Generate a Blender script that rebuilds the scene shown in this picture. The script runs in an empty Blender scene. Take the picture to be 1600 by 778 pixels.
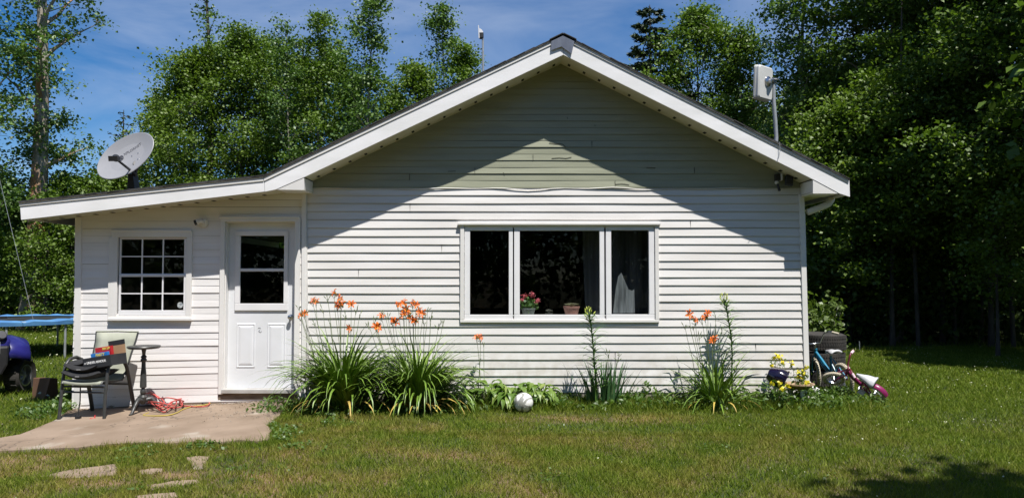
import bpy, bmesh, math, random
import numpy as np
from mathutils import Vector, Matrix, noise as mnoise

random.seed(7)
rng = np.random.default_rng(7)
C = bpy.context.scene
COL = C.collection

# ---------------------------------------------------------------- camera
EYE = Vector((0.0, -9.2, 1.5)); F = 1180.0; PITCH = math.radians(2.24)
cam_d = bpy.data.cameras.new('camera'); cam = bpy.data.objects.new('camera', cam_d); COL.objects.link(cam)
cam.location = EYE; cam.rotation_euler = (math.pi/2 + PITCH, 0, 0)
cam_d.sensor_width = 36; cam_d.lens = 36*F/1600; cam_d.clip_end = 1500; cam_d.clip_start = 0.05
C.camera = cam

# ---------------------------------------------------------------- world and sun
SUN = Vector((0.22, -0.40, 0.93)).normalized()          # towards the sun
w = bpy.data.worlds.new('World'); C.world = w; w.use_nodes = True
nt = w.node_tree; bg = nt.nodes['Background']
sky = nt.nodes.new('ShaderNodeTexSky'); sky.sky_type = 'NISHITA'; sky.sun_disc = False
sky.sun_elevation = math.asin(SUN.z); sky.sun_rotation = math.atan2(SUN.x, SUN.y)
sky.altitude = 300; sky.air_density = 1.0; sky.dust_density = 0.05; sky.ozone_density = 6.0
tc = nt.nodes.new('ShaderNodeTexCoord')
mp = nt.nodes.new('ShaderNodeMapping'); mp.inputs['Scale'].default_value = (1.4, 1.4, 5.0); mp.inputs['Rotation'].default_value = (0.1, 0.25, 0.4)
n1 = nt.nodes.new('ShaderNodeTexNoise'); n1.inputs['Scale'].default_value = 1.6; n1.inputs['Detail'].default_value = 7; n1.inputs['Roughness'].default_value = 0.55; n1.inputs['Distortion'].default_value = 0.5
rp = nt.nodes.new('ShaderNodeValToRGB'); rp.color_ramp.elements[0].position = 0.41; rp.color_ramp.elements[1].position = 0.70
rp.color_ramp.elements[1].color = (0.50, 0.50, 0.50, 1)
mx = nt.nodes.new('ShaderNodeMixRGB'); mx.inputs['Color2'].default_value = (7.5, 8.3, 9.8, 1)
hs = nt.nodes.new('ShaderNodeHueSaturation'); hs.inputs['Saturation'].default_value = 1.28; hs.inputs['Hue'].default_value = 0.503; hs.inputs['Value'].default_value = 1.14
nt.links.new(tc.outputs['Generated'], mp.inputs['Vector']); nt.links.new(mp.outputs['Vector'], n1.inputs['Vector'])
nt.links.new(n1.outputs['Fac'], rp.inputs['Fac']); nt.links.new(rp.outputs['Color'], mx.inputs['Fac'])
nt.links.new(sky.outputs['Color'], hs.inputs['Color']); nt.links.new(hs.outputs['Color'], mx.inputs['Color1'])
nt.links.new(mx.outputs['Color'], bg.inputs['Color']); bg.inputs['Strength'].default_value = 0.066
sun_d = bpy.data.lights.new('sun', 'SUN'); sun = bpy.data.objects.new('sun', sun_d); COL.objects.link(sun)
sun_d.energy = 5.0; sun_d.angle = math.radians(0.5); sun_d.color = (1.0, 0.965, 0.905)
sun.rotation_euler = (-SUN).to_track_quat('-Z', 'Y').to_euler(); sun.location = (0, 0, 20)
C.view_settings.view_transform = 'Standard'; C.view_settings.look = 'None'; C.view_settings.gamma = 1
C.view_settings.use_curve_mapping = False; C.view_settings.exposure = 0.52
cy = C.cycles
cy.max_bounces = 7; cy.diffuse_bounces = 3; cy.glossy_bounces = 3; cy.transmission_bounces = 4; cy.transparent_max_bounces = 8
cy.caustics_reflective = False; cy.caustics_refractive = False; cy.use_denoising = True

# ---------------------------------------------------------------- helpers
FWD = Vector((0, math.cos(PITCH), math.sin(PITCH))); UP = Vector((0, -math.sin(PITCH), math.cos(PITCH)))
def at(px, py, Y):                       # pixel of the photograph -> point on the plane y = Y
    d = FWD + Vector(((px-800)/F, 0, 0)) + UP*((389-py)/F)
    return EYE + d*((Y-EYE.y)/d.y)
def sstep(a, b, x):
    t = np.clip((x-a)/(b-a), 0, 1); return t*t*(3-2*t)
def zg(x, y):                            # height of the ground
    x = np.asarray(x, float); y = np.asarray(y, float)
    z = -0.10*sstep(-2.6, -5.0, x)*(1-sstep(3, 9, y)) - 0.035*sstep(-1.0, -5.0, y)
    z = z + 0.012*np.sin(x*1.3+0.4)*np.sin(y*0.9+1.0)*sstep(-2.4, -1.2, x)
    return z
def gp(px, py):                          # pixel -> point on the ground
    d = FWD + Vector(((px-800)/F, 0, 0)) + UP*((389-py)/F); z = 0.0
    for _ in range(6):
        p = EYE + d*((z-EYE.z)/d.z); z = float(zg(p.x, p.y))
    return p
def tag(o, label=None, cat=None, group=None, kind=None):
    if label: o['label'] = label
    if cat: o['category'] = cat
    if group: o['group'] = group
    if kind: o['kind'] = kind
    return o
def thing(name, loc, label, cat, group=None):
    o = bpy.data.objects.new(name, None); COL.objects.link(o); o.location = loc; o.empty_display_size = 0.1
    return tag(o, label, cat, group)

class G:                                 # geometry collector, in world coordinates
    def __init__(s): s.v = []; s.f = []; s.m = []; s.mi = 0
    def add(s, vs, fs, M=None):
        b = len(s.v)
        for q in vs:
            q = Vector(q); s.v.append(tuple(M @ q) if M else tuple(q))
        for f in fs: s.f.append(tuple(b+i for i in f)); s.m.append(s.mi)
        return s
    def box(s, lo, hi, M=None):
        x0, y0, z0 = lo; x1, y1, z1 = hi
        return s.add([(x0,y0,z0),(x1,y0,z0),(x1,y1,z0),(x0,y1,z0),(x0,y0,z1),(x1,y0,z1),(x1,y1,z1),(x0,y1,z1)],
            [(0,3,2,1),(4,5,6,7),(0,1,5,4),(1,2,6,5),(2,3,7,6),(3,0,4,7)], M)
    def prism(s, pts, vec, M=None):      # pts: planar outline, extruded by vec
        n = len(pts); vec = Vector(vec); a = [Vector(p) for p in pts]; b = [p+vec for p in a]
        return s.add(a+b, [tuple(range(n))[::-1], tuple(range(n, 2*n))] + [(i, (i+1) % n, (i+1) % n+n, i+n) for i in range(n)], M)
    def tube(s, pts, r, n=8, M=None, cap=True, flat=1.0):
        pts = [Vector(p) for p in pts]; k = len(pts); rr = r if hasattr(r, '__len__') else [r]*k
        vs = []; ref = None
        for i, p in enumerate(pts):
            t = (pts[min(i+1, k-1)]-pts[max(i-1, 0)])
            t = t.normalized() if t.length > 1e-9 else Vector((0, 0, 1))
            if ref is None: ref = t.orthogonal().normalized()
            ref = (ref - t*ref.dot(t)); ref = ref.normalized() if ref.length > 1e-6 else t.orthogonal().normalized()
            bn = t.cross(ref)
            for j in range(n):
                a = 2*math.pi*j/n; vs.append(p + (ref*math.cos(a) + bn*math.sin(a)*flat)*rr[i])
        fs = [(i*n+j, i*n+(j+1) % n, (i+1)*n+(j+1) % n, (i+1)*n+j) for i in range(k-1) for j in range(n)]
        if cap: fs += [tuple(range(n))[::-1], tuple(range((k-1)*n, k*n))]
        return s.add(vs, fs, M)
    def lathe(s, prof, n=24, M=None, closed=False):   # prof: (r, z) pairs about local z
        vs = []; k = len(prof)
        for r_, z_ in prof:
            for j in range(n):
                a = 2*math.pi*j/n; vs.append((r_*math.cos(a), r_*math.sin(a), z_))
        fs = [(i*n+j, i*n+(j+1) % n, (i+1)*n+(j+1) % n, (i+1)*n+j) for i in range(k-1) for j in range(n)]
        if closed: fs += [((k-1)*n+j, (k-1)*n+(j+1) % n, (j+1) % n, j) for j in range(n)]
        else: fs += [tuple(range(n))[::-1], tuple(range((k-1)*n, k*n))]
        return s.add(vs, fs, M)
    def ball(s, c, r, n=10, sc=(1, 1, 1), M=None):
        vs = []; fs = []
        for i in range(n+1):
            th = math.pi*i/n
            for j in range(2*n):
                ph = math.pi*j/n
                vs.append((c[0]+r*sc[0]*math.sin(th)*math.cos(ph), c[1]+r*sc[1]*math.sin(th)*math.sin(ph), c[2]+r*sc[2]*math.cos(th)))
        for i in range(n):
            for j in range(2*n):
                fs.append((i*2*n+j, (i+1)*2*n+j, (i+1)*2*n+(j+1) % (2*n), i*2*n+(j+1) % (2*n)))
        return s.add(vs, fs, M)
    def blade(s, pts, wid, side, fold=0.25):          # leaf strip with a folded midrib
        k = len(pts); vs = []; side = Vector(side).normalized()
        for i, p in enumerate(pts):
            p = Vector(p); t = (Vector(pts[min(i+1, k-1)])-Vector(pts[max(i-1, 0)])).normalized()
            sd = (side - t*side.dot(t)).normalized(); nn = sd.cross(t)
            ww = wid[i]/2; vs += [p-sd*ww+nn*ww*fold, p, p+sd*ww+nn*ww*fold]
        fs = []
        for i in range(k-1):
            a = 3*i; fs += [(a, a+1, a+4, a+3), (a+1, a+2, a+5, a+4)]
        return s.add(vs, fs)

def link(name, me, mats, parent=None):
    o = bpy.data.objects.new(name, me); COL.objects.link(o)
    for m in (mats if isinstance(mats, (list, tuple)) else [mats]): me.materials.append(m)
    if parent: o.parent = parent
    return o
def wloc(o):
    v = Vector(o.location)
    while o.parent: o = o.parent; v += Vector(o.location)
    return v
def obj(name, g, mats, parent=None, smooth=None, bevel=0, origin=None):
    me = bpy.data.meshes.new(name)
    off = wloc(parent) if parent else Vector((0, 0, 0))
    if origin is not None: off = Vector(origin)
    vs = [(x-off.x, y-off.y, z-off.z) for x, y, z in g.v]
    me.from_pydata(vs, [], g.f); me.polygons.foreach_set('material_index', g.m)
    bm = bmesh.new(); bm.from_mesh(me); bmesh.ops.recalc_face_normals(bm, faces=bm.faces); bm.to_mesh(me); bm.free()
    if smooth is not None:
        me.polygons.foreach_set('use_smooth', [True]*len(me.polygons))
        me.set_sharp_from_angle(angle=math.radians(smooth))
    o = link(name, me, mats, parent)
    if origin is not None: o.location = Vector(origin) - (wloc(parent) if parent else Vector((0, 0, 0)))
    if bevel:
        b = o.modifiers.new('bevel', 'BEVEL'); b.width = bevel; b.segments = 2; b.limit_method = 'ANGLE'; b.angle_limit = math.radians(40)
    return o
def part(name, g, mats, parent, **k): return obj(name, g, mats, parent, **k)

def npmesh(name, V, nper, mats, parent=None, rnd=None):   # V: (N*nper,3), one polygon per nper vertices
    N = len(V)//nper; me = bpy.data.meshes.new(name)
    if parent is not None:
        V = V - np.array(wloc(parent))
    me.vertices.add(N*nper); me.vertices.foreach_set('co', np.ascontiguousarray(V, np.float32).ravel())
    me.loops.add(N*nper); me.loops.foreach_set('vertex_index', np.arange(N*nper, dtype=np.int32))
    me.polygons.add(N); me.polygons.foreach_set('loop_start', np.arange(0, N*nper, nper, dtype=np.int32))
    me.update(calc_edges=True)
    a = me.attributes.new('rnd', 'FLOAT', 'FACE')
    a.data.foreach_set('value', (rnd if rnd is not None else np.random.default_rng(1).random(N)).astype(np.float32))
    return link(name, me, mats, parent)

def M_at(loc, rot=(0, 0, 0), sc=1.0):
    from mathutils import Euler
    return Matrix.Translation(Vector(loc)) @ Euler(rot, 'XYZ').to_matrix().to_4x4() @ Matrix.Scale(sc, 4)
def frame(o, zaxis, xhint=(1, 0, 0)):    # matrix with local z along zaxis
    z = Vector(zaxis).normalized(); x = Vector(xhint); x = (x - z*x.dot(z))
    x = x.normalized() if x.length > 1e-5 else z.orthogonal().normalized(); y = z.cross(x)
    m = Matrix((x, y, z)).transposed().to_4x4(); m.translation = Vector(o); return m

# ---------------------------------------------------------------- materials
def pm(name, c1, c2=None, scale=3.0, rough=0.6, bump=0.0, bscale=None, metal=0.0, spec=0.5, stretch=(1, 1, 1), lo=0.35, hi=0.65, detail=5, coat=0.0, dist=0.004):
    m = bpy.data.materials.new(name); m.use_nodes = True; t = m.node_tree; p = t.nodes['Principled BSDF']
    p.inputs['Base Color'].default_value = (*c1, 1); p.inputs['Roughness'].default_value = rough
    p.inputs['Metallic'].default_value = metal; p.inputs['Specular IOR Level'].default_value = spec; p.inputs['Coat Weight'].default_value = coat
    co = t.nodes.new('ShaderNodeTexCoord'); mpp = t.nodes.new('ShaderNodeMapping'); mpp.inputs['Scale'].default_value = stretch
    t.links.new(co.outputs['Object'], mpp.inputs['Vector'])
    n = t.nodes.new('ShaderNodeTexNoise'); n.inputs['Scale'].default_value = scale; n.inputs['Detail'].default_value = detail
    t.links.new(mpp.outputs['Vector'], n.inputs['Vector'])
    r = t.nodes.new('ShaderNodeValToRGB'); r.color_ramp.elements[0].position = lo; r.color_ramp.elements[1].position = hi
    c2 = c2 or tuple(c*0.8 for c in c1)
    r.color_ramp.elements[0].color = (*c1, 1); r.color_ramp.elements[1].color = (*c2, 1)
    t.links.new(n.outputs['Fac'], r.inputs['Fac']); t.links.new(r.outputs['Color'], p.inputs['Base Color'])
    if bump:
        n2 = t.nodes.new('ShaderNodeTexNoise'); n2.inputs['Scale'].default_value = bscale or scale*6; n2.inputs['Detail'].default_value = 4
        t.links.new(mpp.outputs['Vector'], n2.inputs['Vector'])
        b = t.nodes.new('ShaderNodeBump'); b.inputs['Strength'].default_value = bump; b.inputs['Distance'].default_value = dist
        t.links.new(n2.outputs['Fac'], b.inputs['Height']); t.links.new(b.outputs['Normal'], p.inputs['Normal'])
    return m

def paintwood(name, base, dirt, wood, chips=0.0, zlow=0.0):   # painted boards: streaky grime, some chipped spots low down
    m = pm(name, base, dirt, scale=2.2, rough=0.55, bump=0.35, bscale=9, stretch=(0.6, 1, 5), lo=0.42, hi=0.8, dist=0.003)
    t = m.node_tree; p = t.nodes['Principled BSDF']; src = p.inputs['Base Color'].links[0].from_socket
    co = t.nodes.new('ShaderNodeTexCoord'); mpp = t.nodes.new('ShaderNodeMapping'); mpp.inputs['Scale'].default_value = (1.0, 1, 4.0)
    t.links.new(co.outputs['Object'], mpp.inputs['Vector'])
    n = t.nodes.new('ShaderNodeTexNoise'); n.inputs['Scale'].default_value = 9; n.inputs['Detail'].default_value = 9; n.inputs['Roughness'].default_value = 0.6
    t.links.new(mpp.outputs['Vector'], n.inputs['Vector'])
    sp = t.nodes.new('ShaderNodeSeparateXYZ'); t.links.new(co.outputs['Object'], sp.inputs[0])
    mr = t.nodes.new('ShaderNodeMapRange'); mr.inputs[1].default_value = zlow; mr.inputs[2].default_value = zlow+0.28; mr.inputs[3].default_value = chips; mr.inputs[4].default_value = 0.0
    t.links.new(sp.outputs['Z'], mr.inputs[0])
    ad = t.nodes.new('ShaderNodeMath'); ad.operation = 'ADD'; t.links.new(n.outputs['Fac'], ad.inputs[0]); t.links.new(mr.outputs[0], ad.inputs[1])
    r = t.nodes.new('ShaderNodeValToRGB'); r.color_ramp.elements[0].position = 0.705; r.color_ramp.elements[1].position = 0.735
    t.links.new(ad.outputs[0], r.inputs['Fac'])
    x = t.nodes.new('ShaderNodeMixRGB'); t.links.new(r.outputs['Color'], x.inputs['Fac']); t.links.new(src, x.inputs['Color1']); x.inputs['Color2'].default_value = (*wood, 1)
    t.links.new(x.outputs['Color'], p.inputs['Base Color'])
    return m

def leafmat(name, ca, cb, cc=None, trans=0.3, rough=0.45, spec=0.5, patch=0.0):
    m = bpy.data.materials.new(name); m.use_nodes = True; t = m.node_tree; p = t.nodes['Principled BSDF']; out = t.nodes['Material Output']
    a = t.nodes.new('ShaderNodeAttribute'); a.attribute_name = 'rnd'
    r = t.nodes.new('ShaderNodeValToRGB'); r.color_ramp.elements[0].color = (*ca, 1); r.color_ramp.elements[1].color = (*cb, 1)
    r.color_ramp.elements[1].position = 0.85 if cc else 1.0
    if cc: e = r.color_ramp.elements.new(1.0); e.color = (*cc, 1)
    t.links.new(a.outputs['Fac'], r.inputs['Fac'])
    col = r.outputs['Color']
    t.links.new(col, p.inputs['Base Color']); p.inputs['Roughness'].default_value = rough; p.inputs['Specular IOR Level'].default_value = spec
    tr = t.nodes.new('ShaderNodeBsdfTranslucent'); br = t.nodes.new('ShaderNodeMixRGB'); br.blend_type = 'MULTIPLY'; br.inputs['Fac'].default_value = 1; br.inputs['Color2'].default_value = (1.5, 1.7, 0.7, 1)
    t.links.new(col, br.inputs['Color1']); t.links.new(br.outputs['Color'], tr.inputs['Color'])
    mixs = t.nodes.new('ShaderNodeMixShader'); mixs.inputs['Fac'].default_value = trans
    t.links.new(p.outputs[0], mixs.inputs[1]); t.links.new(tr.outputs[0], mixs.inputs[2]); t.links.new(mixs.outputs[0], out.inputs['Surface'])
    return m

WHITE = pm('white_trim_paint', (0.78, 0.76, 0.74), (0.70, 0.68, 0.655), scale=1.8, rough=0.45, bump=0.1, bscale=30, stretch=(1, 1, 0.5))
VINYL = pm('cream_white_vinyl', (0.75, 0.73, 0.715), (0.64, 0.615, 0.59), scale=1.6, rough=0.42, bump=0.25, bscale=2.5, stretch=(0.5, 1, 3), dist=0.01)
FASC = pm('white_metal_fascia', (0.86, 0.85, 0.86), (0.76, 0.755, 0.75), scale=1.5, rough=0.4, bump=0.3, bscale=2.0, stretch=(1, 1, 3), dist=0.008)
PORCH = paintwood('white_painted_boards', (0.80, 0.775, 0.765), (0.70, 0.675, 0.655), (0.27, 0.23, 0.19), chips=0.13, zlow=-0.10)
def low_dirt(m, z0, z1, col):           # soil splashed on the lowest boards
    t = m.node_tree; p = t.nodes['Principled BSDF']; src = p.inputs['Base Color'].links[0].from_socket
    co = t.nodes.new('ShaderNodeTexCoord'); sp = t.nodes.new('ShaderNodeSeparateXYZ'); t.links.new(co.outputs['Object'], sp.inputs[0])
    mr = t.nodes.new('ShaderNodeMapRange'); mr.inputs[1].default_value = z1; mr.inputs[2].default_value = z0; t.links.new(sp.outputs['Z'], mr.inputs[0])
    n = t.nodes.new('ShaderNodeTexNoise'); n.inputs['Scale'].default_value = 7; n.inputs['Detail'].default_value = 8; t.links.new(co.outputs['Object'], n.inputs['Vector'])
    r = t.nodes.new('ShaderNodeMapRange'); r.inputs[1].default_value = 0.4; r.inputs[2].default_value = 0.7; t.links.new(n.outputs['Fac'], r.inputs[0])
    mu = t.nodes.new('ShaderNodeMath'); mu.operation = 'MULTIPLY'; t.links.new(mr.outputs[0], mu.inputs[0]); t.links.new(r.outputs[0], mu.inputs[1])
    x = t.nodes.new('ShaderNodeMixRGB'); t.links.new(mu.outputs[0], x.inputs['Fac']); t.links.new(src, x.inputs['Color1']); x.inputs['Color2'].default_value = (*col, 1); t.links.new(x.outputs[0], p.inputs['Base Color'])
low_dirt(VINYL, 0.1, 0.75, (0.40, 0.36, 0.29))
GREEN = paintwood('sage_green_boards', (0.30, 0.31, 0.225), (0.235, 0.245, 0.175), (0.03, 0.03, 0.02), chips=0.0, zlow=-5)
SOFF = pm('bounce_tinted_soffit', (0.62, 0.58, 0.46), (0.52, 0.48, 0.36), scale=2, rough=0.6)  # warm light bounced off the grass is put into this cream
DARKGAP = pm('dark_gap', (0.02, 0.018, 0.015), rough=0.9)
SHING = pm('dark_shingles', (0.035, 0.033, 0.034), (0.075, 0.072, 0.07), scale=14, rough=0.9, bump=0.6)
DOORP = pm('door_paint', (0.76, 0.77, 0.80), (0.70, 0.71, 0.73), scale=2.4, rough=0.35, bump=0.05)
PVC = pm('white_pvc', (0.80, 0.79, 0.80), (0.75, 0.74, 0.75), scale=4, rough=0.3)
ROOM = pm('shade_dark_room', (0.10, 0.10, 0.095), (0.075, 0.075, 0.07), scale=1, rough=0.8)  # dark colour stands in for the unlit interior
METAL = pm('brushed_steel', (0.55, 0.55, 0.56), (0.4, 0.4, 0.41), scale=9, rough=0.3, metal=1.0)
GALV = pm('galvanised_pole', (0.42, 0.44, 0.46), (0.33, 0.35, 0.36), scale=12, rough=0.45, metal=0.4)
BLACK = pm('black_plastic', (0.018, 0.018, 0.02), (0.03, 0.03, 0.032), scale=8, rough=0.45)
BFAB = pm('black_fabric', (0.012, 0.012, 0.013), (0.02, 0.02, 0.022), scale=30, rough=0.9, bump=0.4, bscale=300)
CHARC = pm('charcoal_metal', (0.035, 0.036, 0.035), (0.05, 0.05, 0.048), scale=15, rough=0.4)
SLING = pm('sage_sling_mesh', (0.36, 0.37, 0.30), (0.30, 0.31, 0.245), scale=5, rough=0.8, bump=0.4, bscale=250)
BARK = pm('pale_bark', (0.34, 0.30, 0.25), (0.10, 0.09, 0.07), scale=5, rough=0.9, bump=0.8, bscale=14, stretch=(1, 1, 0.35), dist=0.02)
BARKD = pm('dark_bark', (0.10, 0.085, 0.07), (0.045, 0.04, 0.032), scale=6, rough=0.95, bump=0.8, stretch=(1, 1, 0.35), dist=0.02)
BARKO = pm('peeling_bark', (0.33, 0.29, 0.24), (0.36, 0.17, 0.075), scale=1.6, rough=0.9, bump=0.9, bscale=12, stretch=(1, 1, 0.5), lo=0.45, hi=0.6, dist=0.02)
def glassmat(name, tint=(0.8, 0.83, 0.82), refl=0.35):
    m = bpy.data.materials.new(name); m.use_nodes = True; t = m.node_tree; out = t.nodes['Material Output']; t.nodes.remove(t.nodes['Principled BSDF'])
    fr = t.nodes.new('ShaderNodeFresnel'); ge = t.nodes.new('ShaderNodeNewGeometry'); mi = t.nodes.new('ShaderNodeMix'); mi.inputs[2].default_value = 1.4; mi.inputs[3].default_value = 1/1.4
    t.links.new(ge.outputs['Backfacing'], mi.inputs[0]); t.links.new(mi.outputs[0], fr.inputs['IOR'])   # same index seen from either side
    gl = t.nodes.new('ShaderNodeBsdfGlossy'); gl.inputs['Roughness'].default_value = 0.01; gl.inputs['Color'].default_value = (refl, refl, refl, 1)
    tp = t.nodes.new('ShaderNodeBsdfTransparent'); tp.inputs['Color'].default_value = (*tint, 1)
    mm = t.nodes.new('ShaderNodeMixShader'); t.links.new(fr.outputs[0], mm.inputs[0]); t.links.new(tp.outputs[0], mm.inputs[1]); t.links.new(gl.outputs[0], mm.inputs[2])
    t.links.new(mm.outputs[0], out.inputs['Surface'])
    return m
GLASS = glassmat('window_glass', (0.95, 0.97, 0.96))

def text_mesh(name, body, size, M, mat, parent, depth=0.0008, weight=0.0, width=None):
    cu = bpy.data.curves.new(name, 'FONT'); cu.body = body; cu.size = size; cu.extrude = depth; cu.align_x = 'CENTER'; cu.align_y = 'CENTER'; cu.offset = weight
    to = bpy.data.objects.new(name, cu); COL.objects.link(to)
    me = bpy.data.meshes.new_from_object(to); bpy.data.objects.remove(to); 
    xs = [v.co.x for v in me.vertices]
    s = (width/(max(xs)-min(xs))) if width else 1.0
    off = wloc(parent)
    for v in me.vertices:
        p = M @ Vector((v.co.x*s, v.co.y, v.co.z)); v.co = p-off
    me.materials.clear()
    return link(name, me, mat, parent)
# ================================================================ GROUND
patio_px = [(-140,722),(-90,690),(0,688),(31,683),(58,672),(84,661),(104,646),(116,636),(124,620),(466,612),(474,622),(462,634),(442,643),(436,652),(428,659),(417,668),(424,677),(419,690),(404,694),(372,692),(340,696),(312,694),(270,698),(232,695),(175,698),(119,704),(60,706),(0,709)]
patio_poly = [gp(*p) for p in patio_px]
slabs_px = [[(62,745),(98,737),(140,730),(181,725),(184,735),(182,744),(140,746),(103,748)],
            [(216,736),(235,733),(255,733),(253,739),(236,742),(219,741)],
            [(291,716),(308,713),(327,714),(322,725),(316,734),(303,734),(298,725)],
            [(234,759),(270,753),(309,750),(312,755),(276,761),(237,767)],
            [(212,776),(240,772),(273,770),(279,779),(250,786),(214,786)]]
slab_polys = [[gp(*p) for p in s] for s in slabs_px]

def inpoly(X, Y, poly):
    ins = np.zeros(len(X), bool); n = len(poly)
    for i in range(n):
        x1, y1 = poly[i][0], poly[i][1]; x2, y2 = poly[(i+1) % n][0], poly[(i+1) % n][1]
        if y1 == y2: continue
        c = ((y1 > Y) != (y2 > Y)) & (X < (x2-x1)*(Y-y1)/(y2-y1)+x1); ins ^= c
    return ins

SPOTS = [(gp(*p_), r_) for p_, r_ in (((50, 718), 0.6), ((140, 757), 0.4), ((20, 735), 0.5), ((430, 748), 0.5), ((690, 712), 0.45), ((1010, 655), 0.5), ((560, 655), 0.4), ((880, 655), 0.4), ((270, 742), 0.35))]
def lawn_color(t, base_socket_target, ca, cb, dry, soil=None):
    co = t.nodes.new('ShaderNodeTexCoord')
    def nz(scale, lo, hi, det=4, loc=(0, 0, 0)):
        mpn = t.nodes.new('ShaderNodeMapping'); mpn.inputs['Location'].default_value = loc; mpn.inputs['Scale'].default_value = (1, 1, 0)
        t.links.new(co.outputs['Object'], mpn.inputs['Vector'])
        n = t.nodes.new('ShaderNodeTexNoise'); n.inputs['Scale'].default_value = scale; n.inputs['Detail'].default_value = det; n.inputs['Roughness'].default_value = 0.6
        t.links.new(mpn.outputs['Vector'], n.inputs['Vector'])
        mr = t.nodes.new('ShaderNodeMapRange'); mr.inputs[1].default_value = lo; mr.inputs[2].default_value = hi; t.links.new(n.outputs['Fac'], mr.inputs[0]); return mr.outputs[0]
    a = t.nodes.new('ShaderNodeMixRGB'); a.inputs['Color1'].default_value = (*ca, 1); a.inputs['Color2'].default_value = (*cb, 1); t.links.new(nz(1.1, 0.35, 0.65), a.inputs['Fac'])
    b = t.nodes.new('ShaderNodeMixRGB'); t.links.new(a.outputs[0], b.inputs['Color1']); b.inputs['Color2'].default_value = (*dry, 1)
    # drier towards the camera and by the patio
    sp = t.nodes.new('ShaderNodeSeparateXYZ'); t.links.new(co.outputs['Object'], sp.inputs[0])
    m1 = t.nodes.new('ShaderNodeMapRange'); m1.inputs[1].default_value = -0.2; m1.inputs[2].default_value = -1.8; m1.inputs[3].default_value = 0.0; m1.inputs[4].default_value = 1.0; t.links.new(sp.outputs['Y'], m1.inputs[0])
    m2 = t.nodes.new('ShaderNodeMapRange'); m2.inputs[1].default_value = 4.5; m2.inputs[2].default_value = -1.0; m2.inputs[3].default_value = 0.35; m2.inputs[4].default_value = 1.0; t.links.new(sp.outputs['X'], m2.inputs[0])
    mu = t.nodes.new('ShaderNodeMath'); mu.operation = 'MULTIPLY'; t.links.new(m1.outputs[0], mu.inputs[0]); t.links.new(m2.outputs[0], mu.inputs[1])
    mu2 = t.nodes.new('ShaderNodeMath'); mu2.operation = 'MULTIPLY'; t.links.new(mu.outputs[0], mu2.inputs[0]); t.links.new(nz(1.7, 0.42, 0.66, 6, (5, 3, 0)), mu2.inputs[1])
    fac = mu2.outputs[0]                  # worn dry spots of the lawn
    for q_, rr_ in SPOTS:
        sb = t.nodes.new('ShaderNodeVectorMath'); sb.operation = 'SUBTRACT'; sb.inputs[1].default_value = (q_.x, q_.y, 0); t.links.new(co.outputs['Object'], sb.inputs[0])
        sm = t.nodes.new('ShaderNodeVectorMath'); sm.operation = 'MULTIPLY'; sm.inputs[1].default_value = (0.55, 1.3, 0); t.links.new(sb.outputs[0], sm.inputs[0])
        ln = t.nodes.new('ShaderNodeVectorMath'); ln.operation = 'LENGTH'; t.links.new(sm.outputs[0], ln.inputs[0])
        mr_ = t.nodes.new('ShaderNodeMapRange'); mr_.inputs[1].default_value = rr_; mr_.inputs[2].default_value = rr_*0.2; t.links.new(ln.outputs['Value'], mr_.inputs[0])
        m3 = t.nodes.new('ShaderNodeMath'); m3.operation = 'MULTIPLY'; t.links.new(mr_.outputs[0], m3.inputs[0]); t.links.new(nz(5.5, 0.3, 0.55, 5, (2, 7, 0)), m3.inputs[1])
        m4 = t.nodes.new('ShaderNodeMath'); m4.operation = 'MAXIMUM'; t.links.new(fac, m4.inputs[0]); t.links.new(m3.outputs[0], m4.inputs[1]); fac = m4.outputs[0]
    t.links.new(fac, b.inputs['Fac'])
    return b.outputs[0]

gm = pm('lawn_soil', (0.05, 0.055, 0.02), (0.035, 0.04, 0.015), scale=30, rough=0.95, bump=0.7)
t = gm.node_tree; c = lawn_color(t, None, (0.040, 0.055, 0.014), (0.030, 0.042, 0.011), (0.20, 0.125, 0.07))
t.links.new(c, t.nodes['Principled BSDF'].inputs['Base Color'])
xs = np.unique(np.concatenate([np.arange(-12, 12.01, 0.25), [-300, -150, -80, -50, -35, -25, -18, -15, 15, 18, 25, 35, 50, 80, 150, 300]]))
ys = np.unique(np.concatenate([np.arange(-11, 12.01, 0.25), [-300, -120, -60, -35, -22, -16, -13, 14, 17, 21, 27, 35, 50, 80, 150, 400, 800]]))
XX, YY = np.meshgrid(xs, ys); ZZ = zg(XX, YY)
V = np.stack([XX, YY, ZZ], -1).reshape(-1, 3); nx = len(xs)
g = G(); g.v = [tuple(p) for p in V.tolist()]; g.f = [(j*nx+i, j*nx+i+1, (j+1)*nx+i+1, (j+1)*nx+i) for j in range(len(ys)-1) for i in range(nx-1)]; g.m = [0]*len(g.f)
tag(obj('ground', g, gm, smooth=60), kind='structure')

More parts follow.
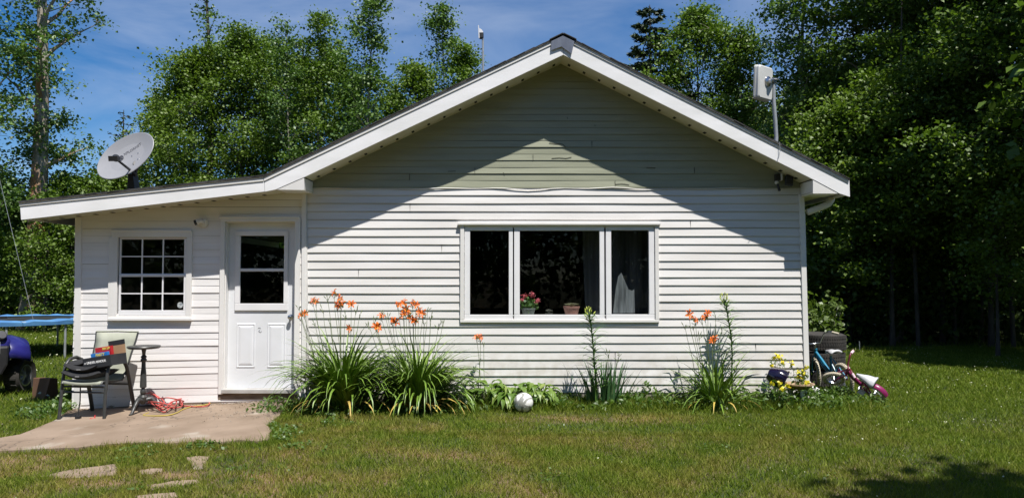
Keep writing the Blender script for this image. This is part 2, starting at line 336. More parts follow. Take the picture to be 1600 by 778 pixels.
CONC = pm('worn_concrete', (0.29, 0.215, 0.155), (0.19, 0.135, 0.09), scale=2.2, rough=0.85, bump=0.5, bscale=45, lo=0.3, hi=0.7, dist=0.003, detail=9)
def add_cracks(m):
    t = m.node_tree; p = t.nodes['Principled BSDF']; src = p.inputs['Base Color'].links[0].from_socket
    co = t.nodes.new('ShaderNodeTexCoord'); nz = t.nodes.new('ShaderNodeTexNoise'); nz.inputs['Scale'].default_value = 3; nz.inputs['Detail'].default_value = 6
    t.links.new(co.outputs['Object'], nz.inputs['Vector'])
    va = t.nodes.new('ShaderNodeVectorMath'); va.operation = 'SCALE'; va.inputs['Scale'].default_value = 0.5; t.links.new(nz.outputs['Color'], va.inputs[0])
    vb = t.nodes.new('ShaderNodeVectorMath'); vb.operation = 'ADD'; t.links.new(co.outputs['Object'], vb.inputs[0]); t.links.new(va.outputs[0], vb.inputs[1])
    vo = t.nodes.new('ShaderNodeTexVoronoi'); vo.feature = 'DISTANCE_TO_EDGE'; vo.inputs['Scale'].default_value = 0.75; t.links.new(vb.outputs[0], vo.inputs['Vector'])
    r = t.nodes.new('ShaderNodeValToRGB'); r.color_ramp.elements[0].position = 0.0; r.color_ramp.elements[0].color = (0.25, 0.25, 0.25, 1); r.color_ramp.elements[1].position = 0.007; r.color_ramp.elements[1].color = (1, 1, 1, 1)
    t.links.new(vo.outputs['Distance'], r.inputs['Fac'])
    x = t.nodes.new('ShaderNodeMixRGB'); x.blend_type = 'MULTIPLY'; x.inputs['Fac'].default_value = 0.75; t.links.new(src, x.inputs['Color1']); t.links.new(r.outputs['Color'], x.inputs['Color2'])
    # pale worn patches
    n3 = t.nodes.new('ShaderNodeTexNoise'); n3.inputs['Scale'].default_value = 1.7; n3.inputs['Detail'].default_value = 8; t.links.new(co.outputs['Object'], n3.inputs['Vector'])
    r3 = t.nodes.new('ShaderNodeValToRGB'); r3.color_ramp.elements[0].position = 0.60; r3.color_ramp.elements[1].position = 0.70; r3.color_ramp.elements[1].color = (0.6, 0.6, 0.6, 1)
    t.links.new(n3.outputs['Fac'], r3.inputs['Fac'])
    y = t.nodes.new('ShaderNodeMixRGB'); t.links.new(r3.outputs['Color'], y.inputs['Fac']); t.links.new(x.outputs[0], y.inputs['Color1']); y.inputs['Color2'].default_value = (0.43, 0.39, 0.33, 1)
    t.links.new(y.outputs[0], p.inputs['Base Color'])
add_cracks(CONC)
def slab_geo(poly, up, dn=0.12, step=0.12):
    # fine triangulated top that follows the ground
    pts = []; n = len(poly)
    for i in range(n):
        a, b = Vector(poly[i]), Vector(poly[(i+1) % n]); k = max(1, int((b-a).length/step))
        for j in range(k):
            q = a.lerp(b, j/k); w_ = mnoise.noise(Vector((q.x*7, q.y*7, 3.0)))*0.035
            pts.append((q.x+w_, q.y-w_))
    bm = bmesh.new(); tops = [bm.verts.new((x, y, float(zg(x, y))+up)) for x, y in pts]
    es = [bm.edges.new((tops[i], tops[(i+1) % len(tops)])) for i in range(len(tops))]
    r = bmesh.ops.triangle_fill(bm, edges=es, use_beauty=True)
    bot = [bm.verts.new((x, y, float(zg(x, y))-dn)) for x, y in pts]
    k = len(tops)
    for i in range(k): bm.faces.new((tops[i], tops[(i+1) % k], bot[(i+1) % k], bot[i]))
    bm.verts.ensure_lookup_table(); bm.verts.index_update()
    g = G(); g.v = [tuple(v.co) for v in bm.verts]; g.f = [tuple(v.index for v in f.verts) for f in bm.faces]; g.m = [0]*len(g.f); bm.free(); return g
tag(obj('patio', slab_geo(patio_poly, 0.03), CONC), kind='structure')
sl = ['largest pale flagstone sunk in the dry grass, leftmost below the patio', 'small oblong flagstone between the largest flagstone and the clover', 'tapered flagstone just below the patio edge, highest of the flagstones',
      'long thin flagstone slanting through dry grass at lower left', 'flagstone cut off by the bottom edge of the photo']
for s_, lb in zip(slab_polys, sl):
    c0 = sum((Vector(p) for p in s_), Vector())/len(s_)
    tag(obj('flagstone', slab_geo(s_, 0.007, step=0.07), CONC, origin=c0), lb, 'flagstone', 'flagstones in the grass below the patio')

# ---- grass blades
grm = leafmat('grass_blades', (0.035, 0.065, 0.006), (0.18, 0.24, 0.025), (0.42, 0.36, 0.12), trans=0.3, rough=0.6, spec=0.15)
t = grm.node_tree; pr = t.nodes['Principled BSDF']
lc = lawn_color(t, None, (0.150, 0.205, 0.018), (0.100, 0.155, 0.013), (0.33, 0.22, 0.075))
ov = t.nodes.new('ShaderNodeMixRGB'); ov.inputs['Fac'].default_value = 0.55
rampout = pr.inputs['Base Color'].links[0].from_socket
t.links.new(lc, ov.inputs['Color1']); t.links.new(rampout, ov.inputs['Color2']); t.links.new(ov.outputs[0], pr.inputs['Base Color'])
for n_ in t.nodes:
    if n_.type == 'MIX_RGB' and n_.blend_type == 'MULTIPLY': t.links.new(ov.outputs[0], n_.inputs['Color1'])
def pnoise(x, y, s, sd=0.0):            # cheap smooth noise
    return (np.sin(x*s+1.7+sd)*np.cos(y*s*1.3+0.3+sd)+np.sin(x*s*2.3+y*s*1.1+sd*2)*0.6+np.cos(x*s*3.1-y*s*2.7+sd)*0.4)/2.0
def blades(N, x0, x1, y0, y1, hmin, hmax, wd, seed, keep=None):
    r = np.random.default_rng(seed); X = r.uniform(x0, x1, N); Y = r.uniform(y0, y1, N)
    D = Y+9.2; m = (D > 4.9) & (np.abs(X) < D*0.72+0.5)
    m &= ~inpoly(X, Y, patio_poly)
    for s_ in slab_polys: m &= ~(inpoly(X, Y, s_) & (r.random(N) > 0.12))
    m &= ~((X > -5.45) & (X < 3.62) & (Y > 0.0) & (Y < 9.4))
    if keep is not None: m &= keep(X, Y, r)
    bare = np.zeros(N)
    for i_, (q_, rr_) in enumerate(SPOTS): bare = np.maximum(bare, (0.75 if q_.x < -2.2 else 0.35)*np.clip(1.25*(1-np.hypot((X-q_.x)*0.55, (Y-q_.y)*1.3)/rr_), 0, 1))
    m &= r.random(N) > bare*np.clip(0.8+0.6*pnoise(X, Y, 8.0, 2), 0, 1)
    X, Y = X[m], Y[m]; n = len(X); Z = zg(X, Y)
    pn = np.clip(0.55+0.35*pnoise(X, Y, 2.3)+0.4*pnoise(X, Y, 9.0, 4), 0.1, 1.4)
    H = r.uniform(hmin, hmax, n)*(0.6+0.6*pn); A = r.uniform(0, 2*np.pi, n); L = r.normal(0, 0.55, (n, 2))*H[:, None]
    W = wd*r.uniform(0.6, 1.3, n)
    V = np.zeros((n, 3, 3)); V[:, 0] = np.stack([X-np.cos(A)*W/2, Y-np.sin(A)*W/2, Z-0.004], -1); V[:, 1] = np.stack([X+np.cos(A)*W/2, Y+np.sin(A)*W/2, Z-0.004], -1)
    V[:, 2] = np.stack([X+L[:, 0], Y+L[:, 1], Z+H], -1)
    return V.reshape(-1, 3), r.random(n)
def merge(parts): return np.concatenate([p[0] for p in parts]), np.concatenate([p[1] for p in parts])
def fringe(poly, wdt):                  # longer grass close to an outline
    P = np.array([(p[0], p[1]) for p in poly]); Q = np.roll(P, -1, 0)
    def k(X, Y, r):
        d = np.full(len(X), 9.0)
        for a, b in zip(P, Q):
            ab = b-a; tt = np.clip(((X-a[0])*ab[0]+(Y-a[1])*ab[1])/max(ab @ ab, 1e-9), 0, 1)
            d = np.minimum(d, np.hypot(X-a[0]-ab[0]*tt, Y-a[1]-ab[1]*tt))
        return (d < wdt*r.random(len(X))**0.5)
    return k
near_keep = lambda X, Y, r: r.random(len(X)) < np.clip(0.75+0.35*pnoise(X, Y, 1.4, 2.0), 0.25, 1)
Vg, Rg = merge([blades(270000, -5.5, 5.5, -4.4, -1.8, 0.018, 0.055, 0.0085, 1, near_keep),
                blades(230000, -6.6, 7.6, -1.9, 0.6, 0.018, 0.055, 0.010, 2, near_keep),
                blades(200000, 3.3, 12.5, 0.5, 7.5, 0.02, 0.06, 0.014, 3),
                blades(170000, -20, -5.2, 0.4, 13, 0.03, 0.10, 0.016, 4),
                blades(60000, -7.5, -1.8, -3.6, 0.0, 0.04, 0.10, 0.008, 5, fringe(patio_poly, 0.14)),
                blades(22000, -6, -2.2, -4.4, -2.2, 0.03, 0.07, 0.007, 7, lambda X, Y, r: np.any([fringe(s_, 0.07)(X, Y, r) for s_ in slab_polys], 0)),
                blades(26000, -2.9, 4.2, -0.95, -0.05, 0.05, 0.16, 0.009, 6, lambda X, Y, r: (Y > -0.55-0.2*r.random(len(X)))),
                blades(8000, 4, 14, 6.2, 10.5, 0.05, 0.14, 0.012, 9)])
tag(npmesh('grass', Vg, 3, grm, rnd=Rg), kind='stuff')
# clover flowers and broad leaves dotted through the lawn
def discs(N, x0, x1, y0, y1, size, zof, seed, keep):
    r = np.random.default_rng(seed); X = r.uniform(x0, x1, N); Y = r.uniform(y0, y1, N); D = Y+9.2
    m = (D > 5) & (np.abs(X) < D*0.72) & ~inpoly(X, Y, patio_poly) & ~((X > -5.45) & (X < 3.62) & (Y > 0)) & keep(X, Y, r)
    for s_ in slab_polys: m &= ~inpoly(X, Y, s_)
    X, Y = X[m], Y[m]; n = len(X); Z = zg(X, Y)+zof*r.uniform(0.6, 1.3, n)
    return np.stack([X, Y, Z], -1), r
def leafquads(P, size, r, up=0.6, asp=0.6, szvar=0.4, direc=None):
    n = len(P); N_ = r.normal(0, 1, (n, 3)); N_[:, 2] = np.abs(N_[:, 2])*0.6+up; N_ /= np.linalg.norm(N_, axis=1)[:, None]
    T = r.normal(0, 1, (n, 3)) if direc is None else direc + r.normal(0, 0.25, (n, 3))
    T -= N_*(T*N_).sum(1)[:, None]; T /= np.linalg.norm(T, axis=1)[:, None]
    B = np.cross(N_, T); S = size*r.uniform(1-szvar, 1+szvar, n)[:, None]
    fold = N_*S*0.13
    V = np.stack([P-T*S/2, P-B*S*asp/2+fold-T*S*0.05, P+T*S/2, P+B*S*asp/2+fold-T*S*0.05], 1)
    return V.reshape(-1, 3)
clov = pm('clover_white', (0.50, 0.50, 0.36), (0.36, 0.38, 0.22), scale=20, rough=0.8)
parts = []
for a in [(1600, 0.5, 8, -4.2, 0, 0.010, 0.045, 21, lambda X, Y, r: (r.random(len(X)) < np.clip(0.1+0.14*(X-0.5), 0, 0.8)) & (pnoise(X, Y, 2.2, 3) > 0)), (2200, 3.5, 12, 0, 7, 0.012, 0.05, 22, lambda X, Y, r: pnoise(X, Y, 1.7, 6) > 0), (500, -13, -5.4, 0, 11, 0.03, 0.10, 23, lambda X, Y, r: X < 0)]:
    P, r = discs(*a); parts.append(leafquads(P, a[5]*1.35, r, up=0.9, asp=0.8))
Vc = np.concatenate(parts); tag(npmesh('clover_flowers', Vc, 4, clov), kind='stuff')
wm = leafmat('broad_weed_leaf', (0.05, 0.10, 0.015), (0.11, 0.18, 0.03), trans=0.3)
parts = []
for a in [(9000, -4, 6, -4.2, -0.2, 0.022, 0.03, 31, lambda X, Y, r: pnoise(X, Y, 2.7, 5) > 0.62), (5000, -2.9, -1.8, -2.6, -0.7, 0.03, 0.04, 32, lambda X, Y, r: (pnoise(X, Y, 4.1, 3) > 0.1) & (r.random(len(X)) < 0.5)), (5000, -6.5, -1.6, -4, -1.9, 0.03, 0.03, 33, lambda X, Y, r: pnoise(X, Y, 3.1, 1) > 0.5)]:
    P, r = discs(*a); parts.append(leafquads(P, a[5], r, up=0.9, asp=0.7))
tag(npmesh('lawn_weeds', np.concatenate(parts), 4, wm), kind='stuff')

# ================================================================ HOUSE
FY = -0.40                                # front face of the fascia
H = thing('house', (0, 0, 0), 'white clapboard cottage with green gable and a lean-to porch wing', 'house')
def P_(px, py, Y=FY): return at(px, py, Y)
def poly_z(pts, x):
    for a, b in zip(pts, pts[1:]):
        if a[0] <= x <= b[0]: return a[1]+(b[1]-a[1])*(x-a[0])/(b[0]-a[0])
    return pts[0][1] if x < pts[0][0] else pts[-1][1]
soff_px = [(33,343),(414,299.5),(431,296),(475,296.5)]
porch_soff = [(P_(*p).x, P_(*p).z) for p in soff_px]
main_soff = [(P_(*p).x, P_(*p).z) for p in [(475,277),(880,86),(1270,280)]]
XL = at(115, 400, 0).x; XM = at(476, 400, 0).x; XR = at(1257, 500, 0).x; XRT = at(1249.5, 306, 0).x; XRB = at(1258, 600, 0).x
def xr(z):                                # the right corner leans a little
    z0, z1 = 0.25, 2.6; return XRB+(XRT-XRB)*min(max((z-z0)/(z1-z0), -0.2), 1.1)
ZG = at(880, 292.5, 0).z                  # vinyl below, green boards above

def siding(g, zl, zr, xa, xb, prof, clip=None, openings=(), seg=0.16, wob=0.0016, base=0.0, yb=0.012):
    """courses between successive levels; zl/zr heights at the left and right end; prof[i] = butt depth"""
    for k in range(len(zl)-1):
        d = prof(k)
        x0, x1 = xa, (xb(zl[k]) if callable(xb) else xb)
        n = max(2, int((x1-x0)/seg)); cols = []
        for i in range(n+1):
            x = x0+(x1-x0)*i/n; u = (x-x0)/(x1-x0); za = zl[k]*(1-u)+zr[k]*u; zb = zl[k+1]*(1-u)+zr[k+1]*u
            wv = mnoise.noise(Vector((x*1.1, k*3.7+base, 0.5)))*wob; wz = mnoise.noise(Vector((x*0.6, k*9.1, 4.5+base)))*wob*1.6
            cols.append((x, za+wz, zb, d+wv))
        for (xA, za, zb, dA), (xB, zc, zd, dB) in zip(cols, cols[1:]):
            zt1, zt2 = zb, zd
            if clip:
                c1, c2 = clip(xA), clip(xB)
                if za >= c1 and zc >= c2: continue
                zt1, zt2 = min(zb, c1), min(zd, c2); za_, zc_ = min(za, c1), min(zc, c2)
            else: za_, zc_ = za, zc
            xm, zm = (xA+xB)/2, (za+zb)/2; pieces = [(xA, za_, zt1, dA, xB, zc_, zt2, dB)]
            for (ox0, ox1, oz0, oz1) in openings:
                if oz0 < zm < oz1:
                    nw = []
                    for (a, za1, zt_1, d1, b, zc1, zt_2, d2) in pieces:
                        if b <= ox0 or a >= ox1: nw.append((a, za1, zt_1, d1, b, zc1, zt_2, d2)); continue
                        if a < ox0: nw.append((a, za1, zt_1, d1, ox0, zc1, zt_2, d2))
                        if b > ox1: nw.append((ox1, za1, zt_1, d1, b, zc1, zt_2, d2))
                    pieces = nw
            for (a, za1, zt_1, d1, b, zc1, zt_2, d2) in pieces:
                g.add([(a, -d1, za1), (b, -d2, zc1), (b, -0.001, zt_2), (a, -0.001, zt_1), (a, yb, za1+0.002), (b, yb, zc1+0.002)], [(0, 1, 2, 3), (0, 4, 5, 1)])

def rect(x0, y0, x1, y1, Y=0): a = at(x0, y0, Y); b = at(x1, y1, Y); return (a.x, b.x, b.z, a.z)     # px rect -> xmin,xmax,zmin,zmax
WO = rect(726, 353, 1022, 498); LO = rect(184, 367, 292, 492); DO = rect(351, 344, 461, 616)
# vinyl siding on the main wall
n = 25; zt = ZG; zb0 = at(800, 613, 0).z; lev = [zb0+(zt-zb0)*i/n for i in range(n+1)]
g = G(); siding(g, lev, lev, XM, xr, lambda k: 0.0142, openings=[WO], wob=0.0035)
g.mi = 1; rs = random.Random(5)
for sx_, k_ in ((961, 3), (961, 4), (620, 8), (1130, 11), (690, 17), (560, 14), (1180, 5), (640, 22), (1080, 20)):
    xx = at(sx_, 500, 0).x; g.box((xx-0.001, -0.0156, lev[k_]+0.001), (xx+0.001, -0.003, lev[k_+1]-0.006))
part('vinyl_siding', g, [VINYL, DARKGAP], H)
# green gable boards, every second one with the deeper lap
g = G(); step = 10.35/128.26; nl = 22; lev = [ZG+0.004+step*i for i in range(nl)]
def gclip(x): return poly_z(main_soff, x)+0.03
siding(g, lev, lev, XM, XRT, lambda k: 0.010 if k % 2 == 0 else 0.0045, clip=gclip, wob=0.004, base=50)
g.box((XM-0.01, -0.014, ZG-0.012), (XRT+0.01, 0.0, ZG+0.003))
g.mi = 1
for pl in (((858,223.5),(868,225),(878,225),(882,227.5),(884,231)), ((862,247.5),(874,246.5),(884,247.5),(893,245.5)), ((961,288),(972,287),(983,289)), ((928,196),(931,196.5)), ((886,183),(887,186)), ((700,268),(712,267.5)), ((1010,262),(1024,262.5)), ((786,270),(789,272))):
    g.tube([at(x_, y_, -0.0115) for x_, y_ in pl], 0.0028, 4)
for sx_, k_ in ((961, 0), (742, 2), (1085, 2), (833, 4), (640, 1), (925, 6)):
    xx = at(sx_, 280, 0).x; g.box((xx-0.0015, -0.0125, lev[k_]), (xx+0.0015, -0.004, lev[k_+1]-0.004))
part('gable_boards', g, [GREEN, DARKGAP], H)
# wavy drip strip under the gable
g = G(); pts = []
for i in range(41):
    x = XM+0.1+(XRT-XM-0.2)*i/40; wv = 0.010*math.sin(i*0.55+1)+0.008*math.sin(i*1.3); pts.append((x, -0.016-0.006*math.sin(i*0.8), ZG-0.020+wv*(0.4 if i < 14 or i > 30 else 1)))
g.tube(pts, 0.006, 5, flat=0.6); part('sagging_trim_strip', g, VINYL, H, smooth=60)
# porch boards: the low courses drop towards the left
ly = [640,630,618.5,607,596,585,574,563,552,541,530,519.5,508,500.5,489.5,479.5,468,457,446,434.5,423.5,412.7,401.5,390,379.5,368.5,357.5,346,335,324,313,302,291,280]
zl = []; zr_ = []
for y_ in ly:
    tdrop = max(0, (y_-470)/170)*9
    zr_.append(at(470, y_-tdrop*0.75, 0).z); zl.append(at(120, y_+tdrop*0.35, 0).z)
g = G(); siding(g, zl, zr_, XL+0.02, XM-0.005, lambda k: 0.0085 if k % 2 == 1 else 0.004, clip=lambda x: poly_z(porch_soff, x)+0.02, openings=[LO, DO], wob=0.0035, base=80)
part('porch_boards', g, PORCH, H)
# solid walls behind the cladding, side and back walls, floor
DEP = 9.0
g = G(); T0, T1 = 0.014, 0.13
def wallbox(x0, x1, z0, z1): g.box((x0, T0, z0), (x1, T1, z1))
wallbox(XM, WO[0], -0.2, ZG); wallbox(WO[1], XRB-0.02, -0.2, 2.55); wallbox(WO[0], WO[1], -0.2, WO[2]); wallbox(WO[0], WO[1], WO[3], ZG)
part('front_wall', g, ROOM, H)
g = G(); zt_ = lambda x: gclip(x)-0.01
g.prism([(XM, T0, ZG), (XRT-0.01, T0, ZG), (XRT-0.01, T0, zt_(XRT-0.01)), (main_soff[1][0], T0, zt_(main_soff[1][0])), (XM, T0, max(ZG+0.02, zt_(XM)))], (0, 0.1, 0))
wallbox(XL+0.02, LO[0], -0.25, 2.19); wallbox(LO[1], DO[0], -0.25, 2.3); wallbox(DO[1], XM-0.002, -0.2, 2.42); wallbox(LO[0], LO[1], -0.25, LO[2]); wallbox(LO[0], LO[1], LO[3], 2.25); wallbox(DO[0], DO[1], DO[3], 2.4); wallbox(DO[0], DO[1], -0.2, DO[2])
part('wing_wall', g, ROOM, H)
g = G(); g.box((XL+0.015, T0, -0.25), (XL+0.115, DEP, 2.19)); g.box((XRB-0.12, T1+0.002, -0.2), (XRB-0.02, DEP, 2.5)); g.box((XL+0.115, DEP-0.1, -0.25), (XRB-0.12, DEP, 2.19)); g.box((XM-0.05, T1+0.002, -0.2), (XM+0.05, DEP-0.11, 2.4))
g.prism([(XM, DEP-0.1, 2.19), (XRT-0.05, DEP-0.1, 2.19), (XRT-0.05, DEP-0.1, zt_(XRT-0.05)), (main_soff[1][0], DEP-0.1, zt_(main_soff[1][0])), (XM, DEP-0.1, zt_(XM))], (0, 0.1, 0))
g.box((XM+0.05, T1+0.01, 2.42), (XRB-0.13, DEP-0.11, 2.46)); g.box((XL+0.12, T1+0.01, 0.05), (XM-0.06, DEP-0.11, 0.09)); g.box((XM+0.06, T1+0.01, 0.05), (XRB-0.13, DEP-0.11, 0.09))
part('rear_and_side_walls', g, ROOM, H)
# corner boards
g = G()
def slant(pa, pb, wdt, y0, y1, zb, zt2):
    a, b = at(pa[0], pa[1], y0), at(pb[0], pb[1], y0)
    def xa(z): return a.x+(b.x-a.x)*(z-a.z)/(b.z-a.z)
    g.add([(xa(zb), y0, zb), (xa(zb)+wdt, y0, zb), (xa(zt2)+wdt, y0, zt2), (xa(zt2), y0, zt2), (xa(zb), y1, zb), (xa(zb)+wdt, y1, zb), (xa(zt2)+wdt, y1, zt2), (xa(zt2), y1, zt2)],
          [(0,1,2,3),(5,4,7,6),(1,5,6,2),(4,0,3,7),(3,2,6,7),(4,5,1,0)])
slant((1257, 580), (1249, 307), 0.062, -0.028, 0.10, -0.1, at(1250, 304, 0).z)
part('corner_board', g, WHITE, H, bevel=0.003)
g = G(); slant((115, 640), (117, 345), 0.075, -0.022, 0.08, -0.2, at(117, 339, 0).z); part('corner_board', g, WHITE, H, bevel=0.003)
g = G(); slant((471, 600), (471.5, 300), 0.052, -0.03, 0.0, -0.05, at(471, 297.5, 0).z); part('corner_board', g, WHITE, H, bevel=0.003)
g = G(); slant((480, 600), (476, 300), 0.022, -0.022, 0.0, -0.05, at(478, 281, 0).z); part('corner_board', g, VINYL, H)
# foundation strip and splash-worn sill under the porch
WOOD = pm('bare_weathered_wood', (0.25, 0.20, 0.15), (0.14, 0.10, 0.07), scale=6, rough=0.85, stretch=(1, 1, 6), bump=0.5)
g = G(); a = at(120, 641, 0); b = at(346, 626, 0)
g.prism([(XL+0.08, -0.006, a.z-0.04), (b.x, -0.006, b.z-0.05), (b.x, -0.006, b.z+0.012), (XL+0.08, -0.006, a.z+0.012)], (0, 0.018, 0))
part('sill_board', g, WOOD, H)
g = G(); g.box((XM+0.05, -0.004, -0.2), (XRB-0.03, 0.012, zb0-0.004)); part('foundation', g, pm('foundation_concrete', (0.3, 0.27, 0.22), scale=4, rough=0.9, bump=0.4), H)

# ---- roof, fascia, soffit
top_px = [(28,315),(411,274.3),(880,53.5),(1328,279.3)]
RT = [P_(*p, FY-0.03) for p in top_px]; RTw = [(p.x, p.z) for p in RT]
g = G(); n = len(RTw); Y0, Y1 = FY-0.022, DEP+0.4; th = 0.017
vs = []
for Y in (Y0, Y1):
    for x, z in RTw: vs += [(x, Y, z), (x, Y, z-th)]
fs = []
for i in range(n-1):
    a = 2*i; b = a+2*n; fs += [(a, a+2, b+2, b), (a+1, b+1, b+3, a+3), (a, a+1, a+3, a+2), (b, b+2, b+3, b+1)]
fs += [(0, 2*n, 2*n+1, 1), (2*n-2, 2*n-1, 4*n-1, 4*n-2)]
g.add(vs, fs)
# ragged shingle courses on the rake edge
for i in range(n-1):
    (xa, za), (xb_, zb_) = RTw[i], RTw[i+1]; L = math.hypot(xb_-xa, zb_-za); k = int(L/0.125)
    for j in range(k):
        u = (j+0.5)/k; cx, cz = xa+(xb_-xa)*u, za+(zb_-za)*u; an = math.atan2(zb_-za, xb_-xa); hh = 0.005+0.004*random.random()
        g.box((-0.068, Y0-0.006*random.random(), 0.0), (0.068, Y0+0.35, hh), Matrix.Translation((cx, 0, cz)) @ Matrix.Rotation(-an+(-0.03 if za < zb_ else 0.03), 4, 'Y'))
ro = part('roof', g, SHING, H)
cx, cz = RTw[2]; g = G()
for j in range(38):
    y0 = Y0-0.012+j*0.245
    if y0 > Y1-0.25: break
    for s_ in (-1, 1):
        an = 0.455*s_; g.box((0 if s_ > 0 else -0.17, y0, 0.006+0.002*(j % 2)), (0.17 if s_ > 0 else 0, y0+0.25, 0.014+0.002*(j % 2)), Matrix.Translation((cx, 0, cz+0.004)) @ Matrix.Rotation(an, 4, 'Y'))
part('ridge_cap', g, SHING, ro)
# fascia boards
def board(pts, y0, y1): gg.prism([(P_(px, py, FY).x, y0, P_(px, py, FY).z) for px, py in pts], (0, y1-y0, 0))
gg = G(); board([(413,277),(880,56),(880,86),(475,277),(431,296),(414,299.5)], FY, FY+0.022); part('fascia', gg, FASC, H)
gg = G(); board([(880.4,56),(1327,281),(1328,307.5),(1311,302),(1270,280),(880.4,86)], FY, FY+0.022); part('fascia', gg, FASC, H)
gg = G(); board([(31,316),(412.4,277),(413.4,299.3),(33,343.5)], FY, FY+0.022); part('fascia', gg, FASC, H)
gg = G(); board([(475,278),(475,297),(432,296.3)], FY+0.004, -0.002); part('eave_return', gg, WHITE, H)
gg = G(); board([(1270.5,281),(1310,302.4),(1270.5,302.4)], FY+0.004, -0.0)
part('eave_return', gg, WHITE, H)
# drip edge strip along the top of the fascia
for a_, b_ in (((31,316),(412,277)), ((413,277),(880,56)), ((880.4,56),(1325,279.5))):
    gg = G(); board([a_, b_, (b_[0], b_[1]+6), (a_[0], a_[1]+6)], FY-0.010, FY-0.001); part('drip_edge', gg, WHITE, H)
# folded cap at the peak
gg = G(); CAPM = pm('shade_toned_cap', (0.15, 0.17, 0.22), (0.11, 0.125, 0.17), scale=8, rough=0.4, bump=0.3, stretch=(4, 1, 0.4))  # shade under the shingle overhang is put into this dark blue-grey
board([(861.5,63.5),(880,54.5),(898,62.5),(893,85.5),(877,74),(860.5,80)], FY-0.022, FY-0.0165); part('peak_cap', gg, CAPM, H)
# soffits with dark vent slots
def soffit(pts, name, yb=-0.001):
    gg = G()
    for (xa, za), (xb_, zb_) in zip(pts, pts[1:]):
        gg.mi = 0; zz = 0.004
        gg.add([(xa, FY+0.02, za+zz), (xb_, FY+0.02, zb_+zz), (xb_, yb, zb_+zz), (xa, yb, za+zz), (xa, FY+0.02, za+zz+0.01), (xb_, FY+0.02, zb_+zz+0.01), (xb_, yb, zb_+zz+0.01), (xa, yb, za+zz+0.01)],
               [(0, 1, 2, 3), (7, 6, 5, 4), (0, 4, 5, 1), (2, 6, 7, 3), (0, 3, 7, 4), (1, 5, 6, 2)])
        L = math.hypot(xb_-xa, zb_-za); k = int(L/0.2)
        for j in range(k):
            u = (j+0.5)/k; cx, cz = xa+(xb_-xa)*u, za+(zb_-za)*u; an = math.atan2(zb_-za, xb_-xa); Mx = Matrix.Translation((cx, 0, cz+zz)) @ Matrix.Rotation(-an, 4, 'Y')
            gg.mi = 1; gg.box((-0.016, -0.15, -0.004), (0.016, -0.07, 0.004), Mx)
            gg.mi = 0; gg.box((0.095, FY+0.03, -0.002), (0.10, -0.012, 0.003), Mx)
    return part(name, gg, [SOFF, DARKGAP], H)
soffit([main_soff[0], main_soff[1], main_soff[2]], 'soffit'); soffit(porch_soff, 'soffit')
# the box end under the right eave and soffit along the side, gutter and downspout
g = G(); bx = P_(1270, 300)
g.box((bx.x, FY+0.026, bx.z-0.005), (P_(1312, 300).x, DEP, bx.z+0.004)); part('side_soffit', g, SOFF, H)
g = G(); ex = P_(1327, 280).x; g.box((ex-0.03, FY+0.024, P_(1327,305).z), (ex-0.005, DEP+0.3, P_(1327,284).z)); part('side_fascia', g, FASC, H)
g = G(); xl_ = P_(33, 320).x; g.box((xl_+0.002, FY+0.024, P_(33,343).z), (xl_+0.025, DEP+0.3, P_(33,318).z)); part('side_fascia', g, FASC, H)
zc = at(1262, 330, 0.1)
g = G(); Yd = 0.02
dsp = [at(1299, 309, Yd), at(1298, 314, Yd), at(1294, 319, Yd), at(1284, 323.5, Yd), at(1270, 328.5, Yd), at(1261, 332, Yd)]
dsp = [Vector(p) for p in dsp]; g.tube(dsp, 0.036, 10, flat=1.2); part('downspout', g, WHITE, H, smooth=50)
g = G(); lp = at(1262.5, 332, 0.05); g.tube([(XRB+0.05, 0.14, lp.z), (XRB+0.06, 0.14, 1.2), (XRB+0.065, 0.14, 0.26), (XRB+0.10, 0.10, 0.18), (XRB+0.17, 0.02, 0.13)], 0.036, 10); part('downspout', g, WHITE, H, smooth=50)

# ---- windows
def bar(g, r, y0, y1): g.box((r[0], y0, r[2]), (r[1], y1, r[3]))
def window_frame(outer, inner, y0, y1, m, parent, name):
    g = G(); (a, b, c_, d), (e, f, g_, h) = outer, inner
    bar(g, (a, b, c_, g_), y0, y1); bar(g, (a, b, h, d), y0, y1); bar(g, (a, e, g_+0.0005, h-0.0005), y0, y1); bar(g, (f, b, g_+0.0005, h-0.0005), y0, y1)
    return part(name, g, m, parent, bevel=0.004)
def pane(r, y, parent, name='pane'):
    g = G(); bar(g, (r[0]-0.006, r[1]+0.006, r[2]-0.006, r[3]+0.006), y, y+0.006); return part(name, g, GLASS, parent)
co_ = rect(719.5, 351, 1029.5, 503.5); ci = rect(725.5, 354, 1023.5, 499); R = rect
def make_anchor(name, g, m): return obj(name, g, m, H, bevel=0.004)
g = G()
for q in ((co_[0], co_[1], co_[2], ci[2]), (co_[0], ci[0], ci[2], ci[3]), (ci[1], co_[1], ci[2], ci[3]), (co_[0], co_[1], ci[3], co_[3])): bar(g, q, -0.036, 0.012)
cap = rect(715.5, 348, 1031, 352); bar(g, cap, -0.058, 0.0)
BW = make_anchor('picture_window', g, WHITE)
sashes = [((726,354,801.3,499), (734.5,360.5,795,491.5)), ((803.2,354,944.3,499), (812,360.5,937,491.5)), ((946.2,354,1022.5,499), (954.5,360,1014,491))]
for o_, i_ in sashes:
    sf = window_frame(rect(*o_), rect(*i_), -0.022, 0.03, PVC, BW, 'sash')
    pane(rect(*i_), 0.004, BW)
g = G(); bar(g, (WO[0], WO[1], WO[2]-0.02, at(800, 494, 0).z), 0.035, 0.34); part('window_ledge', g, WHITE, BW)
